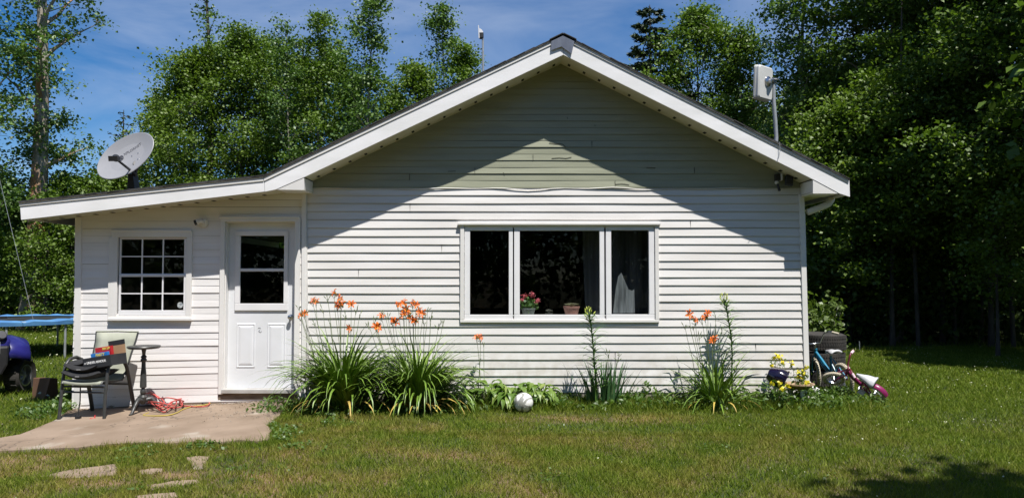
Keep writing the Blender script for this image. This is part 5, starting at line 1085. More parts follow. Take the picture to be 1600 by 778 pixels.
def clump(lb, cpx, Yc, nleaf, Lr, spread, flowers, buds=(), seed=1, w0=0.019, yellow=8, lean=(4, 55), droop=(70, 165), name='daylily', cat='daylily', mats=None, sprR=0.10, fr=0.058, extra=0):
    rr = random.Random(seed); cx = at(cpx, 620, Yc).x; base = Vector((cx, Yc, float(zg(cx, Yc)))); t_ = thing(name, base, lb, cat, 'orange daylilies along the wall' if name == 'daylily' else None); g = G()
    for i in range(nleaf):
        a = rr.uniform(0, 2*math.pi); q = rr.random()**0.6; b_ = base+Vector((math.cos(a)*sprR*q*spread, math.sin(a)*sprR*q*0.8, -0.01)); az = a+rr.gauss(0, 0.5)
        L = rr.uniform(*Lr); g.mi = 0; arch(g, b_, az, L, rr.uniform(*lean)*q, rr.uniform(*droop)*(0.5+0.5*q), w0*rr.uniform(0.7, 1.25), rr=rr)
    for i in range(yellow): a = rr.uniform(-2.9, -0.2); g.mi = 1; arch(g, base+Vector((math.cos(a)*0.12, -0.10, 0)), a, rr.uniform(0.3, 0.6)*Lr[1]/0.9, 40, 110, w0*1.1, rr=rr)
    part('leaves', g, mats or DLEAF, t_, smooth=70)
    g = G(); tops = []
    for (x, y) in flowers:
        yy = Yc+rr.uniform(-0.12, 0.12); tops.append((at(x, y, yy), 1))
    for (x, y) in buds: tops.append((at(x, y, Yc+rr.uniform(-0.12, 0.12)), 0))
    for tp_, isf in tops:
        b_ = base+Vector(((tp_.x-base.x)*0.45+rr.uniform(-0.05, 0.05), rr.uniform(-0.05, 0.05), 0)); mid = b_.lerp(tp_, 0.55)+Vector(((b_.x-tp_.x)*0.08+rr.uniform(-.015, .015), 0, 0.02)); t2 = tp_-Vector((0, 0, 0.03))
        g.tube([b_, mid, b_.lerp(t2, 0.85)+Vector((rr.uniform(-.01, .01), 0, 0)), t2], [0.0038, 0.0032, 0.0028, 0.0022], 5)
        for k in range(rr.randint(2, 4)):
            q_ = t2+Vector((rr.uniform(-.035, .035), rr.uniform(-.02, .02), rr.uniform(-0.02, 0.05))); g.tube([t2-Vector((0, 0, 0.04)), t2.lerp(q_, 0.6)-Vector((0, 0, 0.01)), q_, q_+(q_-t2)*0.5+Vector((0, 0, 0.012))], [0.0018, 0.002, 0.0055, 0.001], 5)
    part('stalks', g, STALK, t_, smooth=60)
    for tp_, isf in tops:
        if isf: lily(t_, tp_, fr*rr.uniform(0.75, 1.1), rr=rr)
    return t_
clump('large daylily clump next to the door, its left stalks topped with orange blooms', 538, -0.52, 440, (0.6, 1.15), 1.9,
      [(470,492),(476,489),(489,469),(494,471),(522,457),(531,466),(533,476),(527,477),(549,475),(545,513)], [(467,475),(474,483),(505,480),(512,462),(540,490),(556,482),(492,500),(562,488),(516,500)], seed=11, yellow=9, w0=0.033, droop=(70, 165), lean=(2, 34))
clump('second large daylily clump, closer to the picture window, crowned by a dense orange cluster', 652, -0.50, 420, (0.6, 1.08), 1.9,
      [(622,476),(630,473),(596,493),(614,501),(617,502),(588,509),(590,511),(630,491),(638,488),(634,483),(645,473),(650,476),(655,487),(649,499),(646,501),(640,495),(661,490)], [(606,490),(601,485),(584,498),(668,478),(674,488),(685,506),(672,493),(577,506),(663,500),(692,503)], seed=12, yellow=11, lean=(2, 34), w0=0.032, droop=(80, 175))
clump('single slender daylily with one orange bloom, left of the hostas', 752, -0.2, 12, (0.3, 0.5), 0.8, [(745,526),(751,527)], [(756,534)], seed=13, yellow=0, w0=0.012)
clump('daylily clump right of the picture window with a few open orange blooms', 1120, -0.36, 120, (0.5, 0.85), 1.6, [(1077,491),(1087,500),(1106,489),(1102,494),(1113,531),(1116,530)], [(1083,506),(1070,505),(1092,522),(1118,487),(1097,498),(1128,512)], seed=14, yellow=5, droop=(40, 160), w0=0.023)
IRIS = [pm('iris_leaf', (0.06, 0.14, 0.045), (0.04, 0.10, 0.035), scale=4, rough=0.45)]*2
clump('iris clump of stiff upright blades below the window, with two dark seed heads', 943, -0.34, 70, (0.42, 0.62), 2.3, [], [(951,550),(968,548),(966,556)], seed=15, yellow=0, name='iris', cat='iris', mats=IRIS, lean=(2, 26), droop=(5, 45), w0=0.024, sprR=0.12)
# tall lilies
LLEAF = [pm('lily_leaf', (0.10, 0.20, 0.03), (0.07, 0.15, 0.025), scale=6, rough=0.45), pm('lily_bud', (0.55, 0.58, 0.10), (0.4, 0.5, 0.08), scale=9, rough=0.5)]
def tall_lily(lb, pxs, Y, top_b, seed):
    rr = random.Random(seed); P = [at(x, y, Y) for x, y in pxs]; P[0].z = float(zg(P[0].x, Y)); t_ = thing('tall_lily', P[0], lb, 'lily', 'tall budding lilies by the wall'); g = G(); g.tube(P, [0.008]*(len(P)-1)+[0.005], 8); part('stem', g, LLEAF[0], t_, smooth=60)
    g = G(); n = 95
    for i in range(n):
        u = 0.12+0.86*i/n; k = u*(len(P)-1); a = int(k); p = P[a].lerp(P[min(a+1, len(P)-1)], k-a); az = i*2.4; L = (0.18+0.11*math.sin(u*3.1))*rr.uniform(0.7, 1.1)*(1.25-0.65*u)
        arch(g, p, az, L, 55, 30+50*rr.random(), 0.017, 5, rr)
    part('leaves', g, LLEAF, t_, smooth=70)
    g = G(); tp_ = P[-1]
    for k in range(16):
        a = k*2.4; q_ = tp_+Vector((math.cos(a)*0.05*rr.uniform(0.3, 1.3), math.sin(a)*0.04, -0.07+0.13*k/16)); g.mi = 0; g.tube([tp_-Vector((0, 0, 0.10-0.08*k/16)), q_], 0.002, 4); g.mi = 1
        dd = (q_-tp_+Vector((0, 0, 0.07))).normalized(); g.tube([q_, q_+dd*0.014, q_+dd*0.03, q_+dd*0.042], [0.003, 0.007, 0.006, 0.001], 6)
    part('buds', g, LLEAF, t_, smooth=60); return t_
tall_lily('tall leafy lily with pale yellow buds in front of the window', [(931,628),(930,590),(928,560),(926,530),(923,505),(920,490)], -0.45, 1, 4)
tall_lily('tallest lily stalk right of the window, behind the orange daylilies', [(1145,630),(1143,590),(1144,555),(1143,530),(1139,505),(1135,480),(1132,468)], -0.25, 1, 5)
# hostas
HM = leafmat('hosta_leaf', (0.09, 0.17, 0.025), (0.17, 0.26, 0.045), (0.30, 0.36, 0.10), trans=0.25, rough=0.4)
def hosta(px, Y, R, n, lb, seed, h=0.26):
    r = random.Random(seed); cx = at(px, 620, Y).x; base = Vector((cx, Y, float(zg(cx, Y)))); t_ = thing('hosta', base, lb, 'hosta', 'hostas under the picture window'); g = G()
    for i in range(n):
        az = r.uniform(0, 2*math.pi); q = r.random()**0.5; d = Vector((math.cos(az), math.sin(az), 0)); e = base+d*R*q*0.75+Vector((0, 0, h*(1.15-0.65*q)*r.uniform(0.75, 1.05))); L = r.uniform(0.11, 0.17); W = L*0.62
        if e.y > -0.06: e.y = -0.06
        up = Vector((0, 0, 1)); n_ = 6; pts = []; wv = []
        for k in range(n_+1):
            u = k/n_; pts.append(e+d*L*u+up*(0.05*math.sin(u*2.6)-0.07*u*u*(0.6+q))); wv.append(W*max(0.04, math.sin(min(1, u*1.02+0.08)*math.pi)**0.75))
        pts = [p_ if p_.y < -0.02 else Vector((p_.x, -0.02, p_.z)) for p_ in pts]
        g.blade(pts, wv, d.cross(up), 0.28); g.tube([base, e], 0.004, 4)
    o = part('leaves', g, HM, t_, smooth=70)
    a = o.data.attributes.new('rnd', 'FLOAT', 'FACE'); a.data.foreach_set('value', np.repeat(np.random.default_rng(seed).random(n), 12+6).astype(np.float32)[:len(o.data.polygons)] if len(o.data.polygons) <= n*18 else np.random.default_rng(seed).random(len(o.data.polygons)).astype(np.float32)); return t_
for i, (px, Y, R, n, lb) in enumerate([(765, -0.30, 0.30, 46, 'bright green hosta, leftmost of those under the window'), (803, -0.36, 0.30, 48, 'bright green hosta right behind the soccer ball'), (840, -0.30, 0.27, 40, 'bright green hosta just right of the soccer ball')]): hosta(px, Y, R, n, lb, 40+i)
hosta(720, -0.42, 0.22, 26, 'small low hosta tucked against the right daylily clump', 47, 0.2)
# low weedy ground cover along the foundation
def weeds(N, x0, x1, y0, y1, hf, size, seed, m, name, asp=0.5):
    r = np.random.default_rng(seed); X = r.uniform(x0, x1, N); Y = y1-(y1-y0)*r.random(N)**1.2; Hh = hf(X)*(0.35+0.65*np.clip(0.5+0.7*pnoise(X, Y, 7.0, seed), 0, 1.2)); Z = zg(X, Y)+Hh*r.random(N)**0.8
    return tag(npmesh(name, leafquads(np.stack([X, Y, Z], -1), size, r, up=0.35, asp=asp), 4, m, rnd=r.random(N)), kind='stuff')
WD = leafmat('weed_leaf', (0.045, 0.10, 0.016), (0.12, 0.19, 0.035), trans=0.3)
weeds(4200, -0.6, 3.75, -0.62, -0.03, lambda X: 0.17+0.07*np.sin(X*5)+0.12*(X > 2.9)+0.10*(np.abs(X-2.2) < 0.2), 0.055, 51, WD, 'foundation_weeds', 0.45)
weeds(1500, -2.95, -0.5, -0.85, -0.03, lambda X: 0.13+0*X, 0.05, 52, WD, 'bed_weeds', 0.5)
weeds(1400, 3.6, 4.3, -0.5, 0.6, lambda X: 0.17+0*X, 0.05, 53, WD, 'corner_weeds', 0.4)
weeds(500, -5.65, -5.2, -0.7, 0.0, lambda X: 0.22+0*X, 0.05, 54, WD, 'porch_corner_weeds', 0.5)
# yellow evening primrose plants
YF = leafmat('yellow_petals', (0.72, 0.60, 0.02), (0.80, 0.72, 0.08), trans=0.15); 
def primrose(lb, pts_px, Y, seed, nl):
    r = random.Random(seed); rg = np.random.default_rng(seed); P = [at(x, y, Y+r.uniform(-0.08, 0.08)) for x, y in pts_px]; cx = sum(p.x for p in P)/len(P); base = Vector((cx, Y, float(zg(cx, Y)))); t_ = thing('primrose_plant', base, lb, 'flowering plant', 'yellow flowers around the planter'); g = G()
    for p in P: g.tube([base+Vector((r.uniform(-.04, .04), 0, 0)), base.lerp(p, 0.6)+Vector((0, 0, 0.02)), p], 0.0028, 4)
    part('stems', g, STALK, t_)
    C_ = np.concatenate([np.array(base)+(np.array(p)-np.array(base))*rg.uniform(0.1, 0.95, (nl, 1))+rg.normal(0, 0.035, (nl, 3)) for p in P]); C_[:, 1] = np.minimum(C_[:, 1], -0.04); npmesh('leaves', leafquads(C_, 0.055, rg, up=0.3, asp=0.35), 4, WD, t_)
    for p in P: c = rg.normal(0, 0.013, (16, 3))+np.array(p); npmesh('flower', leafquads(c, 0.034, rg, up=0.3, asp=0.9), 4, YF, t_)
primrose('yellow primrose with the highest blooms, left behind the purple pot', [(1211,560),(1218,558),(1224,567),(1206,572),(1214,556)], -0.16, 61, 26)
primrose('yellow primrose in front of the planter, blooming low', [(1206,599),(1223,608),(1231,604),(1218,598)], -0.52, 62, 26)
primrose('yellow primrose right of the planter with the densest blooms, against the corner board', [(1248,582),(1254,586),(1251,590),(1246,588),(1260,573),(1237,568),(1255,580)], -0.35, 63, 26)
primrose('small yellow primrose low at the foot of the corner board', [(1260,600),(1253,607),(1262,597)], -0.42, 64, 18)
# shrub behind the tyres and orchard of low things
def shrub(name, lb, cat, c, rx, ry, h, n, size, m, seed, grp=None, stems=7):
    rg = np.random.default_rng(seed); r = random.Random(seed); t_ = thing(name, c, lb, cat, grp); g = G()
    for k in range(stems): a = r.uniform(0, 6.28); g.tube([c, Vector(c)+Vector((math.cos(a)*rx*0.4, math.sin(a)*ry*0.4, h*0.5)), Vector(c)+Vector((math.cos(a)*rx*0.8, math.sin(a)*ry*0.8, h*r.uniform(0.7, 0.95)))], [0.012, 0.009, 0.004], 5)
    part('stems', g, BARKD, t_)
    k = max(8, n//60); cc = np.array(c)+np.stack([rg.uniform(-1, 1, k)*rx*0.8, rg.uniform(-1, 1, k)*ry*0.8, h*rg.uniform(0.15, 0.92, k)], -1); P = cc[rg.integers(0, k, n)]+rg.normal(0, 1, (n, 3))*np.array([rx*0.22, ry*0.22, h*0.12])
    P[:, 2] = np.maximum(P[:, 2], c[2]+0.03); npmesh('foliage', leafquads(P, size, rg, up=0.3, asp=0.65), 4, m, t_, rnd=rg.random(n)); return t_
BUSHM = leafmat('bush_leaf', (0.07, 0.11, 0.02), (0.14, 0.20, 0.05), trans=0.3)
shrub('leafy_shrub', 'small yellowish green shrub growing behind the stacked tyres', 'shrub', Vector((at(1288, 500, 2.6).x, 2.6, 0)), 0.36, 0.3, 1.18, 900, 0.085, BUSHM, 71)
st = gp(1343, 548); g = G(); g.tube([st, (st.x, st.y, st.z+0.2)], 0.012, 6); tag(obj('garden_stake', g, GALV, origin=st), 'tiny grey stake at the edge of the right lawn', 'stake')

# ================================================================ TREES
LM = {'mid': leafmat('maple_leaves', (0.055, 0.105, 0.014), (0.14, 0.215, 0.032), (0.21, 0.28, 0.06), trans=0.25, rough=0.5, spec=0.35),
      'blue': leafmat('aspen_leaves', (0.06, 0.12, 0.03), (0.13, 0.21, 0.055), (0.22, 0.30, 0.11), trans=0.25, rough=0.45, spec=0.4),
      'olive': leafmat('olive_leaves', (0.065, 0.115, 0.018), (0.145, 0.215, 0.03), (0.22, 0.28, 0.06), trans=0.28, rough=0.5, spec=0.35),
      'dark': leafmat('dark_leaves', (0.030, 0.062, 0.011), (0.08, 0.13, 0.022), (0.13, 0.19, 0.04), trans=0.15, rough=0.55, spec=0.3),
      'fir': leafmat('spruce_needles', (0.016, 0.036, 0.012), (0.045, 0.075, 0.026), trans=0.05, rough=0.6)}
def crown_r(kind, u):
    if kind == 'round': return max(0.12, math.sin(math.pi*min(1, 0.12+0.86*u))**0.65)
    if kind == 'aspen': return 0.35+0.65*math.sin(math.pi*min(1, 0.1+0.85*u))**0.8*(1-0.45*u)
    if kind == 'forest': return 0.75+0.25*math.sin(math.pi*u)-0.55*max(0, u-0.7)/0.3
    return 1-u
def tree(name, lb, cat, x, y, h, R, base, kind, leaf, nleaf, size, seed, bark=None, tr=0.11, nlimb=26, cl=0.34, grp=None, lean=(0, 0), clump_n=5, flat=0.6, gap=0.0, zb=None):
    r = random.Random(seed); rg = np.random.default_rng(seed); z0 = float(zg(x, y)) if zb is None else zb
    t_ = thing(name, (x, y, z0), lb, cat, grp); n = 9; tk = []
    for i in range(n+1):
        u = i/n; tk.append(Vector((x+lean[0]*u*h+math.sin(u*4+seed)*0.05*h*0.3*u, y+lean[1]*u*h+math.cos(u*3+seed)*0.012*h*u, z0-0.1+u*(h+0.1)*0.97)))
    def tp(u): k = u*n; a = min(int(k), n-1); return tk[a].lerp(tk[a+1], k-a)
    g = G(); g.tube(tk, [max(0.012, tr*(1.25 if i == 0 else 1)*(1-0.9*(i/n)**0.85)) for i in range(n+1)], 9)
    cents = []
    for i in range(nlimb):
        u = (i+r.random()*0.8)/nlimb; hh = base+(1-base)*u*0.97; p0 = tp(min(hh, 0.995)); L = R*crown_r(kind, u)*r.uniform(0.7, 1.12); az = i*2.399+r.uniform(-0.5, 0.5)
        if gap and r.random() < gap: L *= 0.35
        el = math.radians({'round': 25+45*u, 'aspen': 40+25*u, 'forest': 5+40*u}.get(kind, 20)+r.uniform(-12, 12)); d = Vector((math.cos(az)*math.cos(el), math.sin(az)*math.cos(el), math.sin(el)))
        pts = [p0]; k = 4
        for j in range(k): pts.append(pts[-1]+(d+Vector((r.gauss(0, .14), r.gauss(0, .14), r.gauss(0, .10)-0.06*j))).normalized()*L/k)
        rb_ = max(0.008, tr*0.38*(1-0.75*hh)); g.tube(pts, [rb_, rb_*0.75, rb_*0.5, rb_*0.3, rb_*0.15], 5)
        for j in (1, 2, 3, 4):
            for q in range(clump_n if j > 1 else max(1, clump_n-3)):
                a2 = r.uniform(0, 6.28); e2 = r.uniform(-0.5, 0.8); s_ = L*r.uniform(0.12, 0.42)*(1.15-0.18*j)+0.12; q_ = pts[j]+Vector((math.cos(a2)*math.cos(e2), math.sin(a2)*math.cos(e2), math.sin(e2)))*s_
                if q_.z > tk[-1].z+0.25: q_.z = tk[-1].z+0.2*r.random()
                if r.random() < 0.4: g.tube([pts[j], pts[j].lerp(q_, 0.5)+Vector((0, 0, 0.03)), q_], [rb_*0.3, rb_*0.2, rb_*0.1], 3)
                cents.append(q_)
    part('trunk', g, bark or BARKD, t_, smooth=60)
    cents = np.array([tuple(c) for c in cents]); k = len(cents); wts = rg.uniform(0.15, 1.0, k)**1.3; wts /= wts.sum(); nleaf = int(nleaf*2.1); idx = rg.choice(k, nleaf, p=wts); sg = cl*rg.uniform(0.45, 1.15, k)
    P = cents[idx]+rg.normal(0, 1, (nleaf, 3))*sg[idx][:, None]*np.array([1, 1, flat])*0.62
    cr = rg.random(k); rnd = np.clip(0.55*rg.random(nleaf)+0.45*cr[idx], 0, 1)
    npmesh('crown', leafquads(P, size*0.78, rg, up=0.6, asp=0.78, szvar=0.5), 4, LM[leaf] if isinstance(leaf, str) else leaf, t_, rnd=rnd); return t_
def spruce(lb, x, y, h, R, seed, n=2600, size=0.16, grp=None, z0f=0.04):
    r = random.Random(seed); rg = np.random.default_rng(seed); z0 = float(zg(x, y)); t_ = thing('spruce_tree', (x, y, z0), lb, 'spruce', grp); g = G(); g.tube([(x, y, z0-0.1), (x+0.03, y, z0+h*0.5), (x, y, z0+h)], [0.13, 0.08, 0.012], 8)
    segs = []
    nb = int(h*9)
    for i in range(nb):
        u = z0f+(1-z0f)*(i/nb)**0.95; z = z0+h*u; L = R*(1-u)**0.62*r.uniform(0.7, 1.1)+0.08; az = i*2.399+r.uniform(-.4, .4); d = Vector((math.cos(az), math.sin(az), 0)); p0 = Vector((x, y, z)); p1 = p0+d*L*0.55+Vector((0, 0, -0.10*L)); p2 = p0+d*L+Vector((0, 0, 0.02*L+0.03)); g.tube([p0, p1, p2], [0.018, 0.010, 0.004], 4); segs.append((p0, p1, p2, L))
    part('trunk', g, BARKD, t_)
    P = []; Dr = []
    for p0, p1, p2, L in segs:
        k = int(n/nb*max(0.25, L/R*1.6)); u = rg.random(k)**0.7; a = np.array(p0)*(1-u)[:, None]**2+2*np.array(p1)*((1-u)*u)[:, None]+np.array(p2)*(u**2)[:, None]; d = np.array((p2-p0).normalized()); sd = np.array((-d[1], d[0], 0)); s_ = rg.normal(0, 0.16, k)*L*(1.1-u*0.7); P.append(a+sd*s_[:, None]+np.array([0, 0, -1])*np.abs(rg.normal(0, 0.05, k))[:, None]); Dr.append(d+sd*np.sign(s_)[:, None]*0.8)
    P = np.concatenate(P); Dr = np.concatenate(Dr); npmesh('crown', leafquads(P, size, rg, up=0.5, asp=0.28, direc=Dr), 4, LM['fir'], t_); return t_
def XY(px, Y): return at(px, 389, Y).x
def ZT(py, Y): return at(800, py, Y).z
B = 'trees standing behind the house'
# left edge
x = XY(52, 12.8)
OT = tree('poplar_tree', 'old poplar with peeling orange and grey trunk, tallest at the left edge', 'poplar', x, 12.8, 15.5, 3.0, 0.30, 'aspen', 'blue', 6500, 0.12, 101, bark=BARKO, tr=0.33, nlimb=26, cl=0.42, lean=(0.012, 0), gap=0.35, clump_n=3)
tree('poplar_tree', 'darker forked poplar cut off by the left edge of the photo', 'poplar', XY(-22, 11.5), 11.5, 13.5, 2.2, 0.22, 'aspen', 'blue', 5200, 0.12, 102, bark=BARK, tr=0.13, nlimb=22, cl=0.40, clump_n=4)
labs = ['dense low tree at the far left edge under the poplars', 'rounded dark tree below the old poplar, above the trampoline', 'leafy tree just left of the porch roof corner', 'leafy low tree partly behind the satellite dish']
for i, (px, Y, py, R) in enumerate([(-30, 13.5, 285, 2.4), (45, 14.5, 322, 2.3), (110, 13.5, 275, 2.0), (175, 15, 262, 1.9)]):
    tree('broadleaf_tree', labs[i], 'tree', XY(px, Y), Y, ZT(py, Y), R, 0.06, 'forest', 'olive' if i % 2 else 'mid', 6500, 0.12, 110+i, nlimb=26, cl=0.42, grp='low trees beyond the trampoline')
tree('broadleaf_tree', 'slim sapling with small leaves rising in front of the far trees at left', 'tree', XY(75, 12), 12, ZT(330, 12), 1.0, 0.05, 'forest', 'olive', 3000, 0.10, 116, nlimb=16, cl=0.35, grp='low trees beyond the trampoline')
spruce('small spruce top showing above the satellite dish', XY(189, 18), 18, ZT(172, 18), 1.5, 120)
# big maple pair
tree('maple_tree', 'broad green maple left of the main roof slope, its left half', 'maple', XY(292, 13.5), 13.5, ZT(78, 13.5), 2.05, 0.14, 'round', 'olive', 18000, 0.10, 130, nlimb=36, cl=0.42, grp=B, clump_n=6)
tree('maple_tree', 'tall dark maple rising behind the porch roof, right of the broad one', 'maple', XY(372, 14.2), 14.2, ZT(48, 14.2), 2.2, 0.14, 'round', 'mid', 19000, 0.10, 131, nlimb=38, cl=0.42, grp=B, clump_n=6)
tree('dead_tree', 'nearly bare broken trunk sticking up above the broad maple', 'dead tree', XY(322, 17.5), 17.5, 13.6, 0.9, 0.60, 'aspen', 'blue', 1000, 0.12, 132, bark=BARKD, tr=0.20, nlimb=12, cl=0.28, gap=0.3, clump_n=2)
tree('aspen_tree', 'slender aspen with a thin see-through crown beside the tall maple', 'aspen', XY(452, 13), 13, ZT(32, 13), 1.1, 0.16, 'aspen', 'blue', 3800, 0.10, 133, bark=BARK, tr=0.06, nlimb=24, cl=0.30, grp=B, clump_n=3)
tree('aspen_tree', 'fuller aspen with pale trunk left of the tallest slim aspen', 'aspen', XY(500, 13.4), 13.4, ZT(20, 13.4), 1.35, 0.14, 'aspen', 'mid', 6800, 0.10, 134, bark=BARK, tr=0.08, nlimb=30, cl=0.34, grp=B, clump_n=4)
tree('aspen_tree', 'tallest slim aspen with bare lower trunk against the blue sky', 'aspen', XY(577, 12.5), 12.5, ZT(-45, 12.5), 1.22, 0.30, 'aspen', 'blue', 4600, 0.105, 135, bark=BARK, tr=0.075, nlimb=28, cl=0.32, grp=B, clump_n=4, gap=0.15)
tree('broadleaf_tree', 'low bushy tree rising just above the left roof slope', 'tree', XY(548, 15), 15, ZT(108, 15), 1.7, 0.1, 'round', 'mid', 7500, 0.11, 136, nlimb=20, cl=0.36, grp=B)
tree('broadleaf_tree', 'bushy tree between the slim aspens, lit olive green', 'tree', XY(462, 15.6), 15.6, ZT(88, 15.6), 2.0, 0.1, 'round', 'olive', 10000, 0.11, 137, nlimb=24, cl=0.36, grp=B)
tree('broadleaf_tree', 'short rounded tree above the left roof slope, left of the mast', 'tree', XY(650, 12.8), 12.8, ZT(88, 12.8), 1.35, 0.12, 'round', 'olive', 8000, 0.10, 138, nlimb=26, cl=0.34, grp=B, clump_n=5)
tree('aspen_tree', 'narrow aspen spire left of the mast antenna', 'aspen', XY(697, 13.6), 13.6, ZT(-5, 13.6), 0.95, 0.30, 'aspen', 'blue', 4200, 0.10, 139, bark=BARK, tr=0.06, nlimb=24, cl=0.32, grp=B, clump_n=4)
tree('broadleaf_tree', 'rounded tree directly behind the mast antenna', 'tree', XY(728, 12.6), 12.6, ZT(60, 12.6), 1.2, 0.14, 'round', 'mid', 7500, 0.10, 140, nlimb=24, cl=0.32, grp=B, clump_n=5)
for i_, (px_, Y_, py_, R_, lb_) in enumerate([(425, 16.5, 52, 1.7, 'leafy tree filling the gap between the tall maple and the slim aspens'), (525, 16.8, 62, 1.9, 'broad leafy tree behind the slim aspens, left of the tallest one'), (245, 15.5, 150, 1.5, 'low leafy tree at the left flank of the broad maple'), (612, 16.0, 135, 1.2, 'low leafy tree filling behind the trunk of the tallest slim aspen')]):
    tree('broadleaf_tree', lb_, 'tree', XY(px_, Y_), Y_, ZT(py_, Y_), R_, 0.1, 'round', 'mid' if i_ % 2 else 'olive', 7500, 0.11, 240+i_, nlimb=26, cl=0.38, grp=B, clump_n=5)
# right of the ridge
spruce('dark spruce with a pointed top just right of the ridge', XY(1018, 14.5), 14.5, ZT(8, 14.5), 3.3, 150, n=34000, size=0.20)
tree('birch_tree', 'birch with leaning pale limbs between the spruce and the panel antenna', 'birch', XY(1085, 13.8), 13.8, ZT(14, 13.8), 2.3, 0.16, 'round', 'mid', 13000, 0.105, 151, bark=BARK, tr=0.10, nlimb=32, cl=0.38, grp=B, lean=(0.02, 0), clump_n=5)
tree('birch_tree', 'leafy birch right behind the panel antenna', 'birch', XY(1165, 13.2), 13.2, ZT(38, 13.2), 1.75, 0.14, 'round', 'mid', 9500, 0.105, 152, bark=BARK, tr=0.10, nlimb=32, cl=0.38, grp=B, clump_n=5)
tree('broadleaf_tree', 'low tree peeking over the right roof slope below the spruce', 'tree', XY(1015, 12.5), 12.5, ZT(98, 12.5), 1.1, 0.1, 'forest', 'olive', 3600, 0.10, 153, nlimb=18, cl=0.34, grp=B)
tree('aspen_tree', 'tall aspen right of the panel antenna, reaching out of the photo', 'aspen', XY(1262, 10.5), 10.5, 11.6, 1.7, 0.20, 'aspen', 'blue', 8600, 0.105, 154, bark=BARK, tr=0.11, nlimb=34, cl=0.38, grp='forest trees right of the house', clump_n=5)
# the forest on the right
Fg = 'forest trees right of the house'
fl_ = [(1325, 8.6, 5.7, 1.8, 'olive', 0.20, 'lower bright tree behind the right eave'), (1330, 11.5, 7.6, 2.2, 'mid', 0.2, 'tall forest tree directly above the right eave'),
       (1398, 9.0, 12.5, 2.3, 'mid', 0.30, 'forest tree with a thick pale trunk showing near the top'), (1392, 7.6, 5.9, 1.6, 'olive', 0.42, 'short sunlit tree at the edge of the right lawn'),
       (1470, 8.4, 11.5, 2.4, 'mid', 0.24, 'dense forest tree in the middle of the right wood'), (1545, 7.2, 11, 2.3, 'dark', 0.26, 'dark forest tree near the right border'),
       (1530, 8.5, 13, 2.5, 'mid', 0.25, 'tall forest tree behind the dark one at right'), (1610, 5.6, 10.5, 2.1, 'olive', 0.30, 'yellowish forest tree cut off by the right border'),
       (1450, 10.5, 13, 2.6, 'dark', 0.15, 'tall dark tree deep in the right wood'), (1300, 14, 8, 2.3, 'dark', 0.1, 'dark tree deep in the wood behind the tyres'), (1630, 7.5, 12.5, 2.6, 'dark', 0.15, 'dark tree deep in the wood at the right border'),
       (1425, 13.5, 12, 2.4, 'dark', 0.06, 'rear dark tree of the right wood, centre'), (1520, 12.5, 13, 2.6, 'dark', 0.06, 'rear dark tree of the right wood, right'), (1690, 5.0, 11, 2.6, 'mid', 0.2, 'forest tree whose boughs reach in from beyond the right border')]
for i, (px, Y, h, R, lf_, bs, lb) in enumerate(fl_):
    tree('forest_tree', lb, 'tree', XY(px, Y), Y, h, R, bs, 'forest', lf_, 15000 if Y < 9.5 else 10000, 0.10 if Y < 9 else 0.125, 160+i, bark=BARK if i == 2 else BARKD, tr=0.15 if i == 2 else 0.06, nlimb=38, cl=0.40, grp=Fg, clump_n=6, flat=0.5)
for i, (px, Y, h, R, lb) in enumerate([(1555, 5.4, 3.8, 1.0, 'sunlit sapling at the wood edge by the right border'), (1340, 9.5, 4.5, 1.2, 'sapling in shade behind the tyres'), (1490, 8, 4.2, 1.2, 'shaded sapling in the middle of the wood edge')]):
    tree('sapling', lb, 'sapling', XY(px, Y), Y, h, R, 0.35, 'forest', 'olive', 2200, 0.10, 190+i, nlimb=16, cl=0.34, tr=0.04, grp='saplings at the wood edge')
for i, (px, Y) in enumerate([(1352, 10), (1432, 7.4), (1500, 9.3), (1580, 7.1), (1405, 11)]):
    x = XY(px, Y); g = G(); g.tube([(x, Y, -0.1), (x-0.05, Y, 2.5), (x-0.22, Y+0.1, 5.5), (x-0.2, Y, 8)], [0.05, 0.042, 0.03, 0.015], 8)
    tl_ = ['thin bare trunk in the dark wood, nearest the tyres', 'leaning bare trunk at the centre of the dark wood', 'thin bare trunk in the dark wood, right of the leaning one', 'bare trunk in the dark wood close to the right border', 'faint bare trunk deep in the dark wood'][i]
    tag(obj('tree_trunk', g, BARKD, smooth=60, origin=(x, Y, 0)), tl_, 'tree trunk', 'bare trunks in the wood')
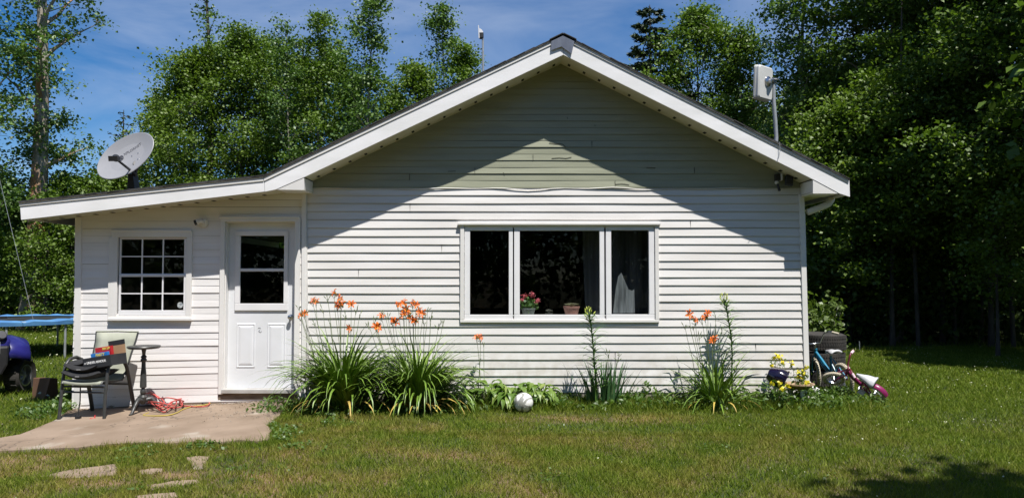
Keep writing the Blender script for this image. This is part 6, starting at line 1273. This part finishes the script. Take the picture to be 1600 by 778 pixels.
# far wood behind everything: a closed mass of foliage
rgp = np.random.default_rng(88); Pp = []
for (x0, x1, y0, y1, n_) in ((-5.2, -2.7, -0.14, -0.02, 500), (-5.6, -2.9, -1.9, -0.1, 110), (-3.3, -2.6, -1.2, -0.1, 200)):
    X = rgp.uniform(x0, x1, n_); Y = rgp.uniform(y0, y1, n_); Pp.append(np.stack([X, Y, zg(X, Y)+0.034], -1))
tag(npmesh('grit', leafquads(np.concatenate(Pp), 0.016, rgp, up=1.5, asp=0.8), 4, pm('pale_grit', (0.30, 0.25, 0.19), (0.12, 0.10, 0.08), scale=60, rough=0.9)), kind='stuff')
def wood(x0, x1, Y0, Y1, h0, h1, N, seed, name='woodland'):
    rg = np.random.default_rng(seed); X = rg.uniform(x0, x1, N); Y = Y0+(Y1-Y0)*rg.random(N); Z = (h0+(h1-h0)*np.clip(0.5+0.5*pnoise(X, Y*0.3, 1.1, seed), 0, 1))*rg.random(N)**0.75
    tag(npmesh(name, leafquads(np.stack([X, Y, Z], -1), 0.30, rg, up=0.1, asp=0.8), 4, LM['dark']), kind='stuff')
wood(8, 32, 15, 21, 6, 10, 26000, 201); wood(-34, 34, -32, -28, 9, 13, 60000, 207); wood(-34, -6, 17, 24, 3.6, 5.2, 22000, 202); wood(-8, 9, 19, 24, 4, 5, 7000, 203); wood(14, 24, -2, 15, 6, 9, 14000, 204)  # the long mass behind the camera is added to darken window reflections
weeds(5000, -20, -6, 11.3, 13.5, lambda X: 0.9+0.3*np.sin(X*2), 0.12, 205, leafmat('tall_grass', (0.08, 0.11, 0.03), (0.16, 0.18, 0.06)), 'tall_weeds', 0.25)
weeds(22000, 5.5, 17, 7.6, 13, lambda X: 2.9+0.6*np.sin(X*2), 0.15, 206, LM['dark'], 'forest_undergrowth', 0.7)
# two unseen trees shade the lawn; the others are added to darken window reflections
rl_ = ['shade tree behind the viewer at right', 'shade tree past the right border by the lawn', 'unseen tree added for window reflections across the yard, second from the west', 'unseen tree added for window reflections straight behind the viewer', 'unseen tree added for window reflections behind the viewer, a little east', 'easternmost unseen tree added for window reflections behind the viewer', 'westernmost unseen tree added for window reflections behind the viewer']
for i, (x, y, h, R, bs) in enumerate([(5.9, -9.75, 9.5, 3.2, 0.40), (10.5, 2.5, 6.0, 1.7, 0.6), (-9, -22, 11, 3.6, 0.12), (-2, -24, 12, 3.8, 0.12), (5, -23, 11.5, 3.8, 0.12), (12, -21, 12, 3.8, 0.12), (-16, -20, 11, 3.6, 0.12)]):
    tree('unseen_yard_tree', rl_[i], 'tree', x, y, h, R, bs, 'forest', 'mid', 22000 if i < 1 else 15000 if i < 2 else 7000, 0.26, 220+i, nlimb=32, cl=0.55, grp='trees around the yard out of view', clump_n=5)
